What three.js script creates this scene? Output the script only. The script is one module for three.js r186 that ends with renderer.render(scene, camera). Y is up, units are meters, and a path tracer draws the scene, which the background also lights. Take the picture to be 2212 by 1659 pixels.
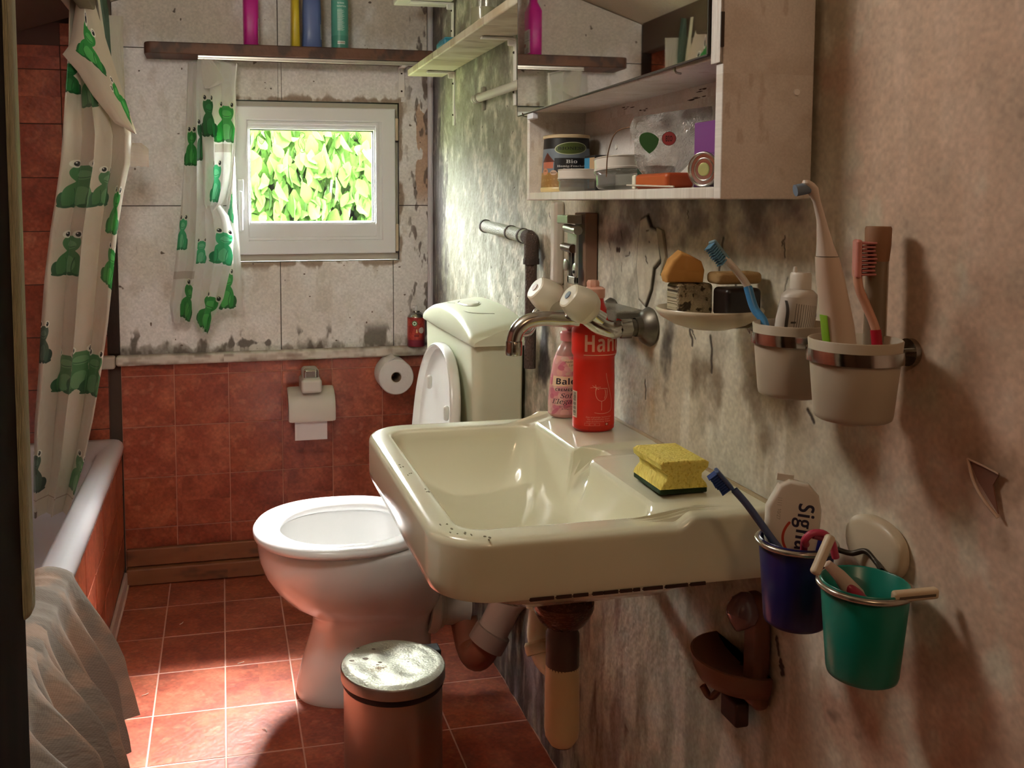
import * as THREE from 'three';
import { RoundedBoxGeometry } from 'three/addons/geometries/RoundedBoxGeometry.js';
import { mergeGeometries, toCreasedNormals as creasedInMetres } from 'three/addons/utils/BufferGeometryUtils.js';
import { RectAreaLightUniformsLib } from 'three/addons/lights/RectAreaLightUniformsLib.js';

// ---------------------------------------------------------------- camera, sky, sun, exposure
// x to the right along the window wall, y up, z out of the window wall towards the doorway; metres
const scene = new THREE.Scene();
const camera = new THREE.PerspectiveCamera(44.455, 2212 / 1659, 0.02, 60);
camera.position.set(0, 1.19, 3.0);
camera.rotation.order = 'YXZ';
camera.rotation.set(THREE.MathUtils.degToRad(-4.321), THREE.MathUtils.degToRad(-12.424), THREE.MathUtils.degToRad(-0.063));
camera.setViewOffset(2212, 1659, 179.85, 239.9, 2212, 1659);
const renderer = new THREE.WebGLRenderer({ antialias: true });
renderer.toneMapping = THREE.LinearToneMapping;
renderer.toneMappingExposure = 2.2;
renderer.shadowMap.enabled = true;
RectAreaLightUniformsLib.init();
scene.background = new THREE.Color(0.93, 0.985, 0.93);       // bright hazy overcast
scene.backgroundIntensity = 42;
const sun = new THREE.DirectionalLight(new THREE.Color(1.0, 0.95, 0.9), 54);   // veiled sun, high beyond the window
sun.position.set(2.01, 7.62, -5.7);
sun.target.position.set(0, 0, 0);
sun.shadow.radius = 40;
sun.castShadow = true;
sun.shadow.camera.left = -3; sun.shadow.camera.right = 3; sun.shadow.camera.top = 3; sun.shadow.camera.bottom = -3; sun.shadow.camera.far = 20;
sun.shadow.mapSize.set(2048, 2048);
scene.add(sun, sun.target);
const FILL_LAMP = 1.0, FILL_HALL = 0.36;                                 // candela of the two added fill lamps, bathroom and hall

// ---------------------------------------------------------------- helpers
let seed = 7;
const rnd = () => { seed = (seed + 0x6d2b79f5) | 0; let t = Math.imul(seed ^ (seed >>> 15), 1 | seed); t = (t + Math.imul(t ^ (t >>> 7), 61 | t)) ^ t; return ((t ^ (t >>> 14)) >>> 0) / 4294967296; };
const rr = (a, b) => a + (b - a) * rnd();
const cl = (x, a = 0, b = 1) => Math.min(b, Math.max(a, x));
const ss = (a, b, x) => { const t = cl((x - a) / (b - a)); return t * t * (3 - 2 * t); };
const lerp = (a, b, t) => a + (b - a) * t;
const PERM = new Uint8Array(512);
{ const p = [...Array(256).keys()]; for (let i = 255; i > 0; i--) { const j = Math.floor(rnd() * (i + 1)); [p[i], p[j]] = [p[j], p[i]]; } for (let i = 0; i < 512; i++) PERM[i] = p[i & 255]; }
function vn(x, y) {                                              // value noise 0..1
  const xi = Math.floor(x), yi = Math.floor(y), fx = x - xi, fy = y - yi, u = fx * fx * (3 - 2 * fx), v = fy * fy * (3 - 2 * fy);
  const h = (i, j) => PERM[(PERM[i & 255] + j) & 255] / 255;
  return (h(xi, yi) * (1 - u) + h(xi + 1, yi) * u) * (1 - v) + (h(xi, yi + 1) * (1 - u) + h(xi + 1, yi + 1) * u) * v;
}
const fbm = (x, y, o = 4) => { let s = 0, a = 0.5, n = 0; for (let i = 0; i < o; i++) { s += a * vn(x, y); n += a; x = x * 2.03 + 17.3; y = y * 2.03 + 5.7; a *= 0.5; } return s / n; };

const toCreasedNormals = (g, a) => creasedInMetres(g.scale(2000, 2000, 2000), a).scale(0.0005, 0.0005, 0.0005);   // the addon welds at a hundredth of a unit
const V = (x, y, z) => new THREE.Vector3(x, y, z);
const used = {}, ORG = new Map();
const numbered = (n) => { const k = used[n] = (used[n] ?? 0) + 1; return k === 1 ? n : n + '_' + String(k - 1).padStart(3, '0'); };
const M = (color, roughness = 0.6, o = {}) => new THREE.MeshPhysicalMaterial({ color, roughness, ...o });
const clean = (g) => { let n = g.index ? g.toNonIndexed() : g; for (const k of Object.keys(n.attributes)) if (!['position', 'normal', 'uv'].includes(k)) n.deleteAttribute(k); if (!n.attributes.uv) n.setAttribute('uv', new THREE.BufferAttribute(new Float32Array(n.attributes.position.count * 2), 2)); if (!n.attributes.normal) n.computeVertexNormals(); n.morphAttributes = {}; return n; };
const merge = (gs) => { gs = [].concat(gs).map(clean); return gs.length === 1 ? gs[0] : mergeGeometries(gs); };
function tag(o, label, category, group, kind) { if (label) o.userData.label = label; if (category) o.userData.category = category; if (group) o.userData.group = group; if (kind) o.userData.kind = kind; return o; }
function thing(name, label, category, at, group) {               // a Group at the thing's base; geometry below is given in room coordinates
  const g = new THREE.Group(); g.name = numbered(name); g.position.set(...at); ORG.set(g, at); scene.add(g); return tag(g, label, category, group);
}
function struct(name, at = [0, 0, 0]) { const g = thing(name, null, null, at); g.userData.kind = 'structure'; return g; }
function obj(name, geoms, material, parent, label) {             // a part: geometry in room coordinates, moved into its parent
  const o = ORG.get(parent), g = merge(geoms); const h = g.clone(); h.translate(-o[0], -o[1], -o[2]);
  const m = new THREE.Mesh(h, material); m.name = name; m.castShadow = m.receiveShadow = true; parent.add(m); ORG.set(m, o); if (label) m.userData.label = label; return m;
}
function solo(name, label, category, at, geoms, material, group) { // a thing that is one mesh
  const g = merge(geoms).clone(); g.translate(-at[0], -at[1], -at[2]); const m = new THREE.Mesh(g, material); m.name = numbered(name); m.position.set(...at); m.castShadow = m.receiveShadow = true; ORG.set(m, at); scene.add(m); return tag(m, label, category, group);
}
const box = (x0, x1, y0, y1, z0, z1) => new THREE.BoxGeometry(x1 - x0, y1 - y0, z1 - z0).translate((x0 + x1) / 2, (y0 + y1) / 2, (z0 + z1) / 2);
const rbox = (x0, x1, y0, y1, z0, z1, r = 0.003, s = 2) => new RoundedBoxGeometry(x1 - x0, y1 - y0, z1 - z0, s, Math.min(r, (x1 - x0) * 0.49, (y1 - y0) * 0.49, (z1 - z0) * 0.49)).translate((x0 + x1) / 2, (y0 + y1) / 2, (z0 + z1) / 2);
const metreUV = (g, au, av, s = 1, ou = 0, ov = 0) => { const p = g.attributes.position, uv = new Float32Array(p.count * 2); for (let i = 0; i < p.count; i++) { uv[2 * i] = p.getComponent(i, au) * s + ou; uv[2 * i + 1] = p.getComponent(i, av) * s + ov; } g.setAttribute('uv', new THREE.BufferAttribute(uv, 2)); return g; };
const lathe = (pts, seg = 32) => new THREE.LatheGeometry(pts.map((p) => new THREE.Vector2(p[0], p[1])), seg);
const latheC = (pts, seg = 32, a = 0.6) => toCreasedNormals(lathe(pts, seg), a);
const tube = (pts, r, seg = 40, rad = 12) => new THREE.TubeGeometry(new THREE.CatmullRomCurve3(pts.map((p) => V(...p))), seg, r, rad, false);
function rod(a, b, r0, r1 = r0, seg = 20) { const A = V(...a), B = V(...b), d = B.clone().sub(A), g = new THREE.CylinderGeometry(r1, r0, d.length(), seg); g.applyQuaternion(new THREE.Quaternion().setFromUnitVectors(V(0, 1, 0), d.clone().normalize())); return g.translate(...A.add(B).multiplyScalar(0.5).toArray()); }
const ball = (x, y, z, r, s = 12) => new THREE.SphereGeometry(r, s * 2, s).translate(x, y, z);
const along = (g, dir, at) => { g.applyQuaternion(new THREE.Quaternion().setFromUnitVectors(V(0, 1, 0), V(...dir).normalize())); return g.translate(...at); };   // turns a y-up geometry along dir
function loft(rings, { cap0 = false, cap1 = false, closed = true, crease = 0.9 } = {}) {
  const n = rings[0].length, m = rings.length, pos = [], uv = [], idx = [], c = closed ? n : n - 1;
  rings.forEach((r, i) => r.forEach((p, j) => { pos.push(...p); uv.push(j / (n - 1), i / (m - 1)); }));
  for (let i = 0; i < m - 1; i++) for (let j = 0; j < c; j++) { const a = i * n + j, b = i * n + (j + 1) % n, d = a + n, e = b + n; idx.push(a, d, b, b, d, e); }
  const cap = (k, flip) => { const r = rings[k], o = pos.length / 3, q = [0, 1, 2].map((t) => r.reduce((s, p) => s + p[t], 0) / n); pos.push(...q); uv.push(0.5, 0.5); for (let j = 0; j < n; j++) { const a = k * n + j, b = k * n + (j + 1) % n; flip ? idx.push(o, b, a) : idx.push(o, a, b); } };
  if (cap0) cap(0, false); if (cap1) cap(m - 1, true);
  const g = new THREE.BufferGeometry(); g.setAttribute('position', new THREE.Float32BufferAttribute(pos, 3)); g.setAttribute('uv', new THREE.Float32BufferAttribute(uv, 2)); g.setIndex(idx);
  if (crease === null) { g.computeVertexNormals(); return g; }
  return toCreasedNormals(g, crease);
}
const ell = (cx, y, cz, rx, rz, p = 2, n = 48) => [...Array(n)].map((_, j) => { const a = (j / n) * 2 * Math.PI, c = Math.cos(a), s = Math.sin(a); return [cx + rx * Math.sign(c) * Math.abs(c) ** (2 / p), y, cz + rz * Math.sign(s) * Math.abs(s) ** (2 / p)]; });
function rrect(x0, x1, z0, z1, r, y, nC = 8, nS = 12) {          // rounded rectangle, r = [x1z1, x0z1, x0z0, x1z0] corner radii, run like ell()
  const rs = Array.isArray(r) ? r : [r, r, r, r], out = [], C = [[x1 - rs[0], z1 - rs[0], 0, rs[0]], [x0 + rs[1], z1 - rs[1], 1, rs[1]], [x0 + rs[2], z0 + rs[2], 2, rs[2]], [x1 - rs[3], z0 + rs[3], 3, rs[3]]];
  C.forEach(([cx, cz, q, rad], k) => { for (let i = 0; i <= nC; i++) { const a = (q + i / nC) * Math.PI / 2; out.push([cx + rad * Math.cos(a), y, cz + rad * Math.sin(a)]); }
    const [ex, , ez] = out[out.length - 1], nx = C[(k + 1) % 4], a = nx[2] * Math.PI / 2, fx = nx[0] + nx[3] * Math.cos(a), fz = nx[1] + nx[3] * Math.sin(a); for (let i = 1; i < nS; i++) out.push([lerp(ex, fx, i / nS), y, lerp(ez, fz, i / nS)]); });
  return out;
}
// bottle bodies: profile rows [y, hx, hz, power], and a label sheet that follows the same profile
const profAt = (pr, y) => { let i = 0; while (i < pr.length - 2 && y > pr[i + 1][0]) i++; const a = pr[i], b = pr[i + 1], t = cl((y - a[0]) / (b[0] - a[0] || 1)); return [1, 2, 3].map((k) => lerp(a[k], b[k], t)); };
const bottleG = (cx, cz, pr, n = 48) => loft(pr.map(([y, hx, hz, p]) => ell(cx, y, cz, hx, hz, p, n)), { cap0: true, cap1: true, crease: 0.7 });
function labelG(cx, cz, pr, y0, y1, a0, a1, off = 0.0004, na = 24, ny = 10) {
  const rings = []; for (let i = 0; i <= ny; i++) { const y = lerp(y0, y1, i / ny), [hx, hz, p] = profAt(pr, y); rings.push([...Array(na + 1)].map((_, j) => { const a = lerp(a0, a1, j / na), c = Math.cos(a), s = Math.sin(a); return [cx + (hx + off) * Math.sign(c) * Math.abs(c) ** (2 / p), y, cz + (hz + off) * Math.sign(s) * Math.abs(s) ** (2 / p)]; })); }
  const g = loft(rings, { closed: false, crease: null }), uv = g.attributes.uv, p = g.attributes.position, n = na + 1; for (let i = 0; i <= ny; i++) { const L = [0]; for (let j = 1; j < n; j++) { const a = i * n + j; L.push(L[j - 1] + Math.hypot(p.getX(a) - p.getX(a - 1), p.getZ(a) - p.getZ(a - 1))); } for (let j = 0; j < n; j++) uv.setX(i * n + j, 1 - L[j] / L[na]); } return g;   // u by length along the sheet
}
// textures
function pixTex(w, h, f, { srgb = true, repeat = true } = {}) {
  const d = new Uint8Array(w * h * 4); for (let y = 0; y < h; y++) for (let x = 0; x < w; x++) { const c = f((x + 0.5) / w, (y + 0.5) / h), o = (y * w + x) * 4; d[o] = cl(c[0], 0, 255); d[o + 1] = cl(c[1], 0, 255); d[o + 2] = cl(c[2], 0, 255); d[o + 3] = 255; }
  const t = new THREE.DataTexture(d, w, h); t.magFilter = t.minFilter = THREE.LinearFilter; if (repeat) t.wrapS = t.wrapT = THREE.RepeatWrapping; if (srgb) t.colorSpace = THREE.SRGBColorSpace; t.needsUpdate = true; return t;
}
function canTex(w, h, draw, { srgb = true, repeat = false } = {}) {
  const c = document.createElement('canvas'); c.width = w; c.height = h; draw(c.getContext('2d'), w, h); const t = new THREE.CanvasTexture(c); if (srgb) t.colorSpace = THREE.SRGBColorSpace; if (repeat) t.wrapS = t.wrapT = THREE.RepeatWrapping; t.anisotropy = 8; return t;
}
const mix3 = (a, b, t) => [lerp(a[0], b[0], t), lerp(a[1], b[1], t), lerp(a[2], b[2], t)];
const grey = (v) => [v, v, v];

// ---------------------------------------------------------------- shared materials
const bumpFine = pixTex(512, 512, (u, v) => grey(255 * fbm(u * 60, v * 60, 3)), { srgb: false });
const mCeramic = M('#dddcc2', 0.12, { clearcoat: 0.6, clearcoatRoughness: 0.06 });
const mToilet = M('#e4e5e4', 0.14, { clearcoat: 0.5, clearcoatRoughness: 0.08 });
const mPlasticW = M('#e0ddd4', 0.35);
const mCistern = M('#d9dec2', 0.34);
const mChrome = M('#c9c7c2', 0.16, { metalness: 1 });
const mChromeDull = M('#a8a59e', 0.32, { metalness: 1, roughnessMap: bumpFine });
const mWhitePaint = M('#d8d3c6', 0.5, { bumpMap: bumpFine, bumpScale: 0.0006 });
const mBlack = M('#141312', 0.6);
const mDark = M('#2a211c', 0.8);
const mGlass = M('#ffffff', 0.02, { transmission: 1, thickness: 0, ior: 1.5 });
const mFilm = M('#f4f4f2', 0.12, { transmission: 0.72, thickness: 0, ior: 1.45, bumpMap: bumpFine, bumpScale: 0.004 });

// ================================================================ THE SETTING
const W = 0.67, X0 = -0.31, XL = -1.0, ZD = 2.45, ceilY = (x) => 1.80 + 0.33 * (x + 0.28);

// ---- textures of the room
const redTex = pixTex(1024, 1024, (u, v) => {                    // brushed terracotta with paler clouds and dark specks
  const a = fbm(u * 9, v * 9, 5), b = fbm(u * 26 + 40, v * 26, 4), s = fbm(u * 90, v * 90 + 9, 2), d = fbm(u * 5 + 70, v * 5, 3);
  let c = mix3([150, 72, 52], [176, 98, 72], ss(0.3, 0.72, a)); c = mix3(c, [194, 124, 96], 0.45 * ss(0.55, 0.75, b) * ss(0.4, 0.65, d)); c = mix3(c, [112, 50, 38], 0.35 * ss(0.6, 0.78, fbm(u * 14, v * 14 + 30, 4)));
  return c.map((x) => x * (0.86 + 0.28 * s));
});
const redBump = pixTex(512, 512, (u, v) => grey(255 * (0.6 * fbm(u * 12, v * 12, 4) + 0.4 * fbm(u * 70, v * 70, 2))), { srgb: false });
const mTiles = [0, 1, 2].map((k) => M(['#ffffff', '#efe0da', '#f4e9d8'][k], 0.34, { map: redTex, bumpMap: redBump, bumpScale: 0.0012 }));
const mFloorTiles = [0, 1, 2].map((k) => M(['#ffffff', '#f0e4de', '#f6ece0'][k], 0.36, { map: redTex, bumpMap: redBump, bumpScale: 0.001 }));
const mGrout = M('#d2a698', 0.8), mGroutWall = M('#c78a74', 0.8);

// ---- floor: tiles of sheet flooring in pale joints
const floor = struct('floor');
obj('joint_bed', box(XL - 0.15, 1.1, -0.12, -0.0008, -0.14, 4.7), mGrout, floor);
{
  const gx = [X0, -0.175, -0.010, 0.155, 0.320, 0.485, W], gz = [0.0, 0.205]; while (gz[gz.length - 1] < 2.5) gz.push(+(gz[gz.length - 1] + 0.2025).toFixed(4));
  const cache = {};
  for (let i = 0; i + 1 < gx.length; i++) for (let j = 0; j + 1 < gz.length; j++) {
    const w = gx[i + 1] - gx[i] - 0.0032, d = gz[j + 1] - gz[j] - 0.0042, k = Math.floor(rnd() * 4), key = w.toFixed(4) + d.toFixed(4) + k;
    const g = cache[key] ??= metreUV(new RoundedBoxGeometry(w, 0.006, d, 1, 0.0012), 0, 2, 1.7, k * 0.27, k * 0.41);
    const m = new THREE.Mesh(g, mFloorTiles[Math.floor(rnd() * 3)]); m.name = 'tile'; m.position.set((gx[i] + gx[i + 1]) / 2, -0.003 + rr(-0.0002, 0.0002), (gz[j] + gz[j + 1]) / 2); m.rotation.z = rr(-0.002, 0.002); m.castShadow = m.receiveShadow = true; floor.add(m);
  }
}
// ---- crumbs and scraps on the floor
const mScrap = M('#d9d2c6', 0.8);
[[-0.20, 0.71, 0.5], [0.03, 0.60, 0.3], [0.075, 0.93, 2.2], [-0.13, 0.33, 1]].forEach(([x, z, a], i) => {
  const g = new THREE.TubeGeometry(new THREE.CatmullRomCurve3([V(-0.009, 0, 0), V(0, 0.0012, 0.003), V(0.008, 0.0004, 0)]), 8, 0.0009, 5); g.rotateY(a); g.translate(x, 0.0012, z);
  solo('thread_scrap', ['pale shred of paper on the floor near the bath', 'thin white thread on the floor tile left of the toilet foot', 'curved white thread on the shaded floor left of the bin', 'tiny pale crumb on the dark floor near the window wall'][i], 'scrap', [x, 0, z], g, mScrap);
});

// ---- window wall
const wallBack = struct('wall_back');
const mCore = M('#4a3a30', 0.9);
const backTex = canTex(1536, 2048, (c, w, h) => {                // whitewashed board, 1.12 m by 1.5 m, stains where they are on the wall
  const im = c.createImageData(w, h), X = (px) => -0.40 + (px / w) * 1.12, Y = (py) => 2.15 - (py / h) * 1.5;
  for (let py = 0; py < h; py++) for (let px = 0; px < w; px++) {
    const x = X(px), y = Y(py), n1 = fbm(x * 7, y * 5, 4), n2 = fbm(x * 30 + 9, y * 14, 4), sp = fbm(x * 190, y * 190, 2);
    let k = mix3([230, 228, 227], [216, 211, 204], ss(0.42, 0.7, n1)); k = mix3(k, [190, 182, 172], 0.35 * ss(0.58, 0.74, n2));
    if (y > 1.66) k = mix3(k, [196, 182, 164], 0.55 * ss(0.35, 0.6, n1));
    const edge = Math.min(Math.abs(x - 0.565) + (y > 1.51 || y < 1.0 ? 1 : 0), Math.abs(y - 1.0) + (x > 0.57 || x < 0.05 ? 1 : 0), Math.abs(y - 1.508) + (x > 0.57 || x < 0.05 ? 1 : 0));
    k = mix3(k, [110, 84, 62], 0.65 * cl(ss(0.46, 0.66, n2 + 0.25 * ss(0.02, 0.0, edge) - 0.08) * ss(0.03, 0.006, edge)));
    k = mix3(k, [178, 142, 116], 0.8 * ss(0.52, 0.55, n2 * 0.6 + 0.25 * ss(0.606, 0.63, x) + 0.12 * vn(y * 9, 3)) * ss(0.600, 0.615, x + 0.02 * (n1 - 0.5)) * ss(1.16, 1.24, y) * ss(1.6, 1.5, y));
    k = mix3(k, [92, 84, 78], 0.85 * ss(0.5, 0.62, n2 + 0.4 * Math.exp(-(((x - 0.09) / 0.075) ** 2) - ((y - 0.745) / 0.014) ** 2) - 0.08) * ss(0.06, 0.02, Math.abs(y - 0.745)));   // mould blot above the ledge
    k = mix3(k, [120, 108, 98], 0.6 * ss(0.58, 0.74, n2 + 0.22 * ss(0.78, 0.725, y)) * ss(0.86, 0.76, y + 0.1 * n1));
    k = mix3(k, [84, 72, 66], 0.7 * ss(0.66, 0.76, fbm(x * 60, y * 22, 3) + 0.16 * ss(0.63, 0.66, x)) * ss(0.57, 0.62, x));
    k = mix3(k, [78, 62, 52], ss(0.88, 0.91, fbm(x * 55 + 3, y * 55, 2)) * 0.8);
    const o = (py * w + px) * 4, f = 0.93 + 0.14 * sp; im.data[o] = k[0] * f; im.data[o + 1] = k[1] * f; im.data[o + 2] = k[2] * f; im.data[o + 3] = 255;
  }
  c.putImageData(im, 0, 0);
  c.lineCap = 'round';
  for (let i = 0; i < 90; i++) { const x = rnd() * w, y = rnd() * h; c.strokeStyle = `rgba(110,98,88,${rr(0.15, 0.4)})`; c.lineWidth = rr(0.8, 2); c.beginPath(); c.moveTo(x, y); c.lineTo(x + rr(-6, 6), y + rr(6, 34)); c.stroke(); }
  for (let i = 0; i < 26; i++) { c.fillStyle = 'rgba(90,70,56,0.7)'; c.beginPath(); c.arc(rnd() * w, rnd() * h, rr(0.8, 2.2), 0, 7); c.fill(); }
});
const backBump = pixTex(512, 512, (u, v) => grey(255 * (0.5 * fbm(u * 14, v * 14, 4) + 0.5 * fbm(u * 60, v * 50, 3))), { srgb: false });
const bumpB = backBump.clone(); bumpB.repeat.set(2.2, 3); bumpB.needsUpdate = true;
const mBoard = M('#ffffff', 0.62, { map: backTex, bumpMap: bumpB, bumpScale: 0.0016 });
{
  // masonry core with the window opening
  const HX0 = 0.03, HX1 = 0.565, HY0 = 1.0, HY1 = 1.508;
  obj('core', [box(XL - 0.15, HX0, -0.12, 2.45, -0.13, -0.008), box(HX1, 0.82, -0.12, 2.45, -0.13, -0.008), box(HX0, HX1, -0.12, HY0, -0.13, -0.008), box(HX0, HX1, HY1, 2.45, -0.13, -0.008)], mCore, wallBack);
  const gp = 0.0022;
  const panel = (pts) => { const s = new THREE.Shape(pts.map((p) => new THREE.Vector2(...p))); const g = new THREE.ExtrudeGeometry(s, { depth: 0.007, bevelEnabled: true, bevelThickness: 0.001, bevelSize: 0.001, bevelSegments: 1 }); g.translate(0, 0, -0.008); const p = g.attributes.position, uv = g.attributes.uv; for (let i = 0; i < p.count; i++) uv.setXY(i, (p.getX(i) + 0.40) / 1.12, (p.getY(i) - 0.65) / 1.5); return obj('panel', g, mBoard, wallBack); };
  const a = gp, T = (x) => ceilY(x) - 0.004;
  panel([[X0, 0.70], [0.18 - a, 0.70], [0.18 - a, HY0], [HX0, HY0], [HX0, 1.179 - a], [X0, 1.179 - a]]);
  panel([[0.18 + a, 0.70], [0.543 - a, 0.70], [0.543 - a, HY0], [0.18 + a, HY0]]);
  panel([[0.543 + a, 0.70], [0.66, 0.70], [0.66, 1.179 - a], [HX1, 1.179 - a], [HX1, HY0], [0.543 + a, HY0]]);
  panel([[X0, 1.179 + a], [HX0, 1.179 + a], [HX0, 1.656 - a], [X0, 1.656 - a]]);
  panel([[HX1, 1.179 + a], [0.66, 1.179 + a], [0.66, 1.656 - a], [HX1, 1.656 - a]]);
  panel([[HX0 + a, HY1], [0.178, HY1], [0.178, 1.656 - a], [HX0 + a, 1.656 - a]]);
  panel([[0.181, HY1], [0.1885, HY1], [0.1885, 1.656 - a], [0.181, 1.656 - a]]);
  panel([[0.192, HY1], [HX1 - a, HY1], [HX1 - a, 1.656 - a], [0.192, 1.656 - a]]);
  panel([[X0, 1.656 + a], [0.18 - a, 1.656 + a], [0.18 - a, T(0.18)], [X0, T(X0)]]);
  panel([[0.18 + a, 1.656 + a], [0.655, 1.656 + a], [0.655, T(0.655)], [0.18 + a, T(0.18)]]);
}
// red wall tiles under the ledge and in the bath alcove
function tiled(parent, cols, rows, zFace, mats, cut) {
  const cache = {};
  for (let i = 0; i + 1 < cols.length; i++) for (let j = 0; j + 1 < rows.length; j++) {
    const w = cols[i + 1] - cols[i] - 0.0024, h = rows[j + 1] - rows[j] - 0.0024, cx = (cols[i] + cols[i + 1]) / 2, cy = (rows[j] + rows[j + 1]) / 2; if (cut && !cut(cx, cy, h)) continue;
    const k = Math.floor(rnd() * 5), key = w.toFixed(4) + h.toFixed(4) + k, g = cache[key] ??= metreUV(new RoundedBoxGeometry(w, h, 0.008, 1, 0.0014), 0, 1, 1.5, k * 0.23 + 0.1, k * 0.37);
    const m = new THREE.Mesh(g, mats[Math.floor(rnd() * mats.length)]); m.name = 'tile'; m.position.set(cx, cy, zFace - 0.004 + rr(-0.0006, 0.0006)); m.rotation.set(rr(-0.006, 0.006), rr(-0.006, 0.006), 0); m.castShadow = m.receiveShadow = true; parent.add(m);
  }
}
obj('joint_bed', box(X0, W, 0, 0.70, -0.008, -0.0012), mGroutWall, wallBack);
tiled(wallBack, [X0, -0.152, 0.0135, 0.18, 0.341, 0.505, W], [0.108, 0.172, 0.332, 0.493, 0.653, 0.69], 0.0015, mTiles);
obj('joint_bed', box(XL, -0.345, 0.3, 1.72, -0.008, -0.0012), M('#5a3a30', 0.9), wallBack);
tiled(wallBack, [-1.0, -0.94, -0.78, -0.62, -0.46, -0.347], [0.173, 0.333, 0.493, 0.623, 0.783, 0.943, 1.103, 1.263, 1.423, 1.583, 1.655, 1.72], 0.0015, mTiles, (x, y) => y < ceilY(x) - 0.035);
obj('dark_strip', rbox(-0.346, X0 - 0.002, 0.725, 1.76, -0.01, 0.004, 0.003), M('#3c2c24', 0.85, { bumpMap: bumpFine, bumpScale: 0.002 }), wallBack, 'dark brown strip between board and bath tiles');  // plain dark brown strip at the alcove edge
const mCornerTrim = M('#cfcbd0', 0.55, { bumpMap: bumpFine, bumpScale: 0.001 });
obj('corner_trim', tube([[0.664, 0.73, 0.012], [0.665, 1.2, 0.013], [0.664, 1.9, 0.012]], 0.010, 20, 10), mCornerTrim, wallBack, 'whitish round pipe strip in the room corner');

const ledgeTex = pixTex(1024, 128, (u, v) => { const n = fbm(u * 40, v * 90, 4), m = fbm(u * 14 + 5, v * 60, 3); let k = mix3([208, 201, 191], [178, 165, 152], ss(0.45, 0.7, n)); return mix3(k, [120, 102, 90], 0.6 * ss(0.60, 0.76, m)); });
const trim1 = struct('trim_1', [0, 0.685, 0]);
obj('ledge', metreUV(rbox(-0.322, 0.662, 0.690, 0.722, -0.004, 0.032, 0.009, 3), 0, 1, 1), M('#ffffff', 0.55, { map: ledgeTex, bumpMap: bumpFine, bumpScale: 0.001 }), trim1);
obj('end_piece', rbox(-0.372, -0.324, 0.682, 0.722, -0.004, 0.03, 0.008, 3), M('#bdb4a6', 0.6), trim1);
const bbTex = pixTex(512, 128, (u, v) => { const n = fbm(u * 12, v * 70, 4); return mix3(mix3([128, 74, 46], [150, 94, 58], n), [70, 42, 30], 0.6 * ss(0.55, 0.75, fbm(u * 9 + 4, v * 40, 4))); });
const mBase = M('#ffffff', 0.6, { map: bbTex });
const baseBack = struct('baseboard_back');
obj('upper_board', metreUV(rbox(X0 + 0.003, W, 0.056, 0.112, 0.002, 0.020, 0.005), 0, 1, 1), mBase, baseBack);
obj('lower_board', metreUV(rbox(X0 + 0.003, W, 0.001, 0.054, 0.002, 0.036, 0.006), 0, 1, 1), mBase, baseBack);

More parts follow.
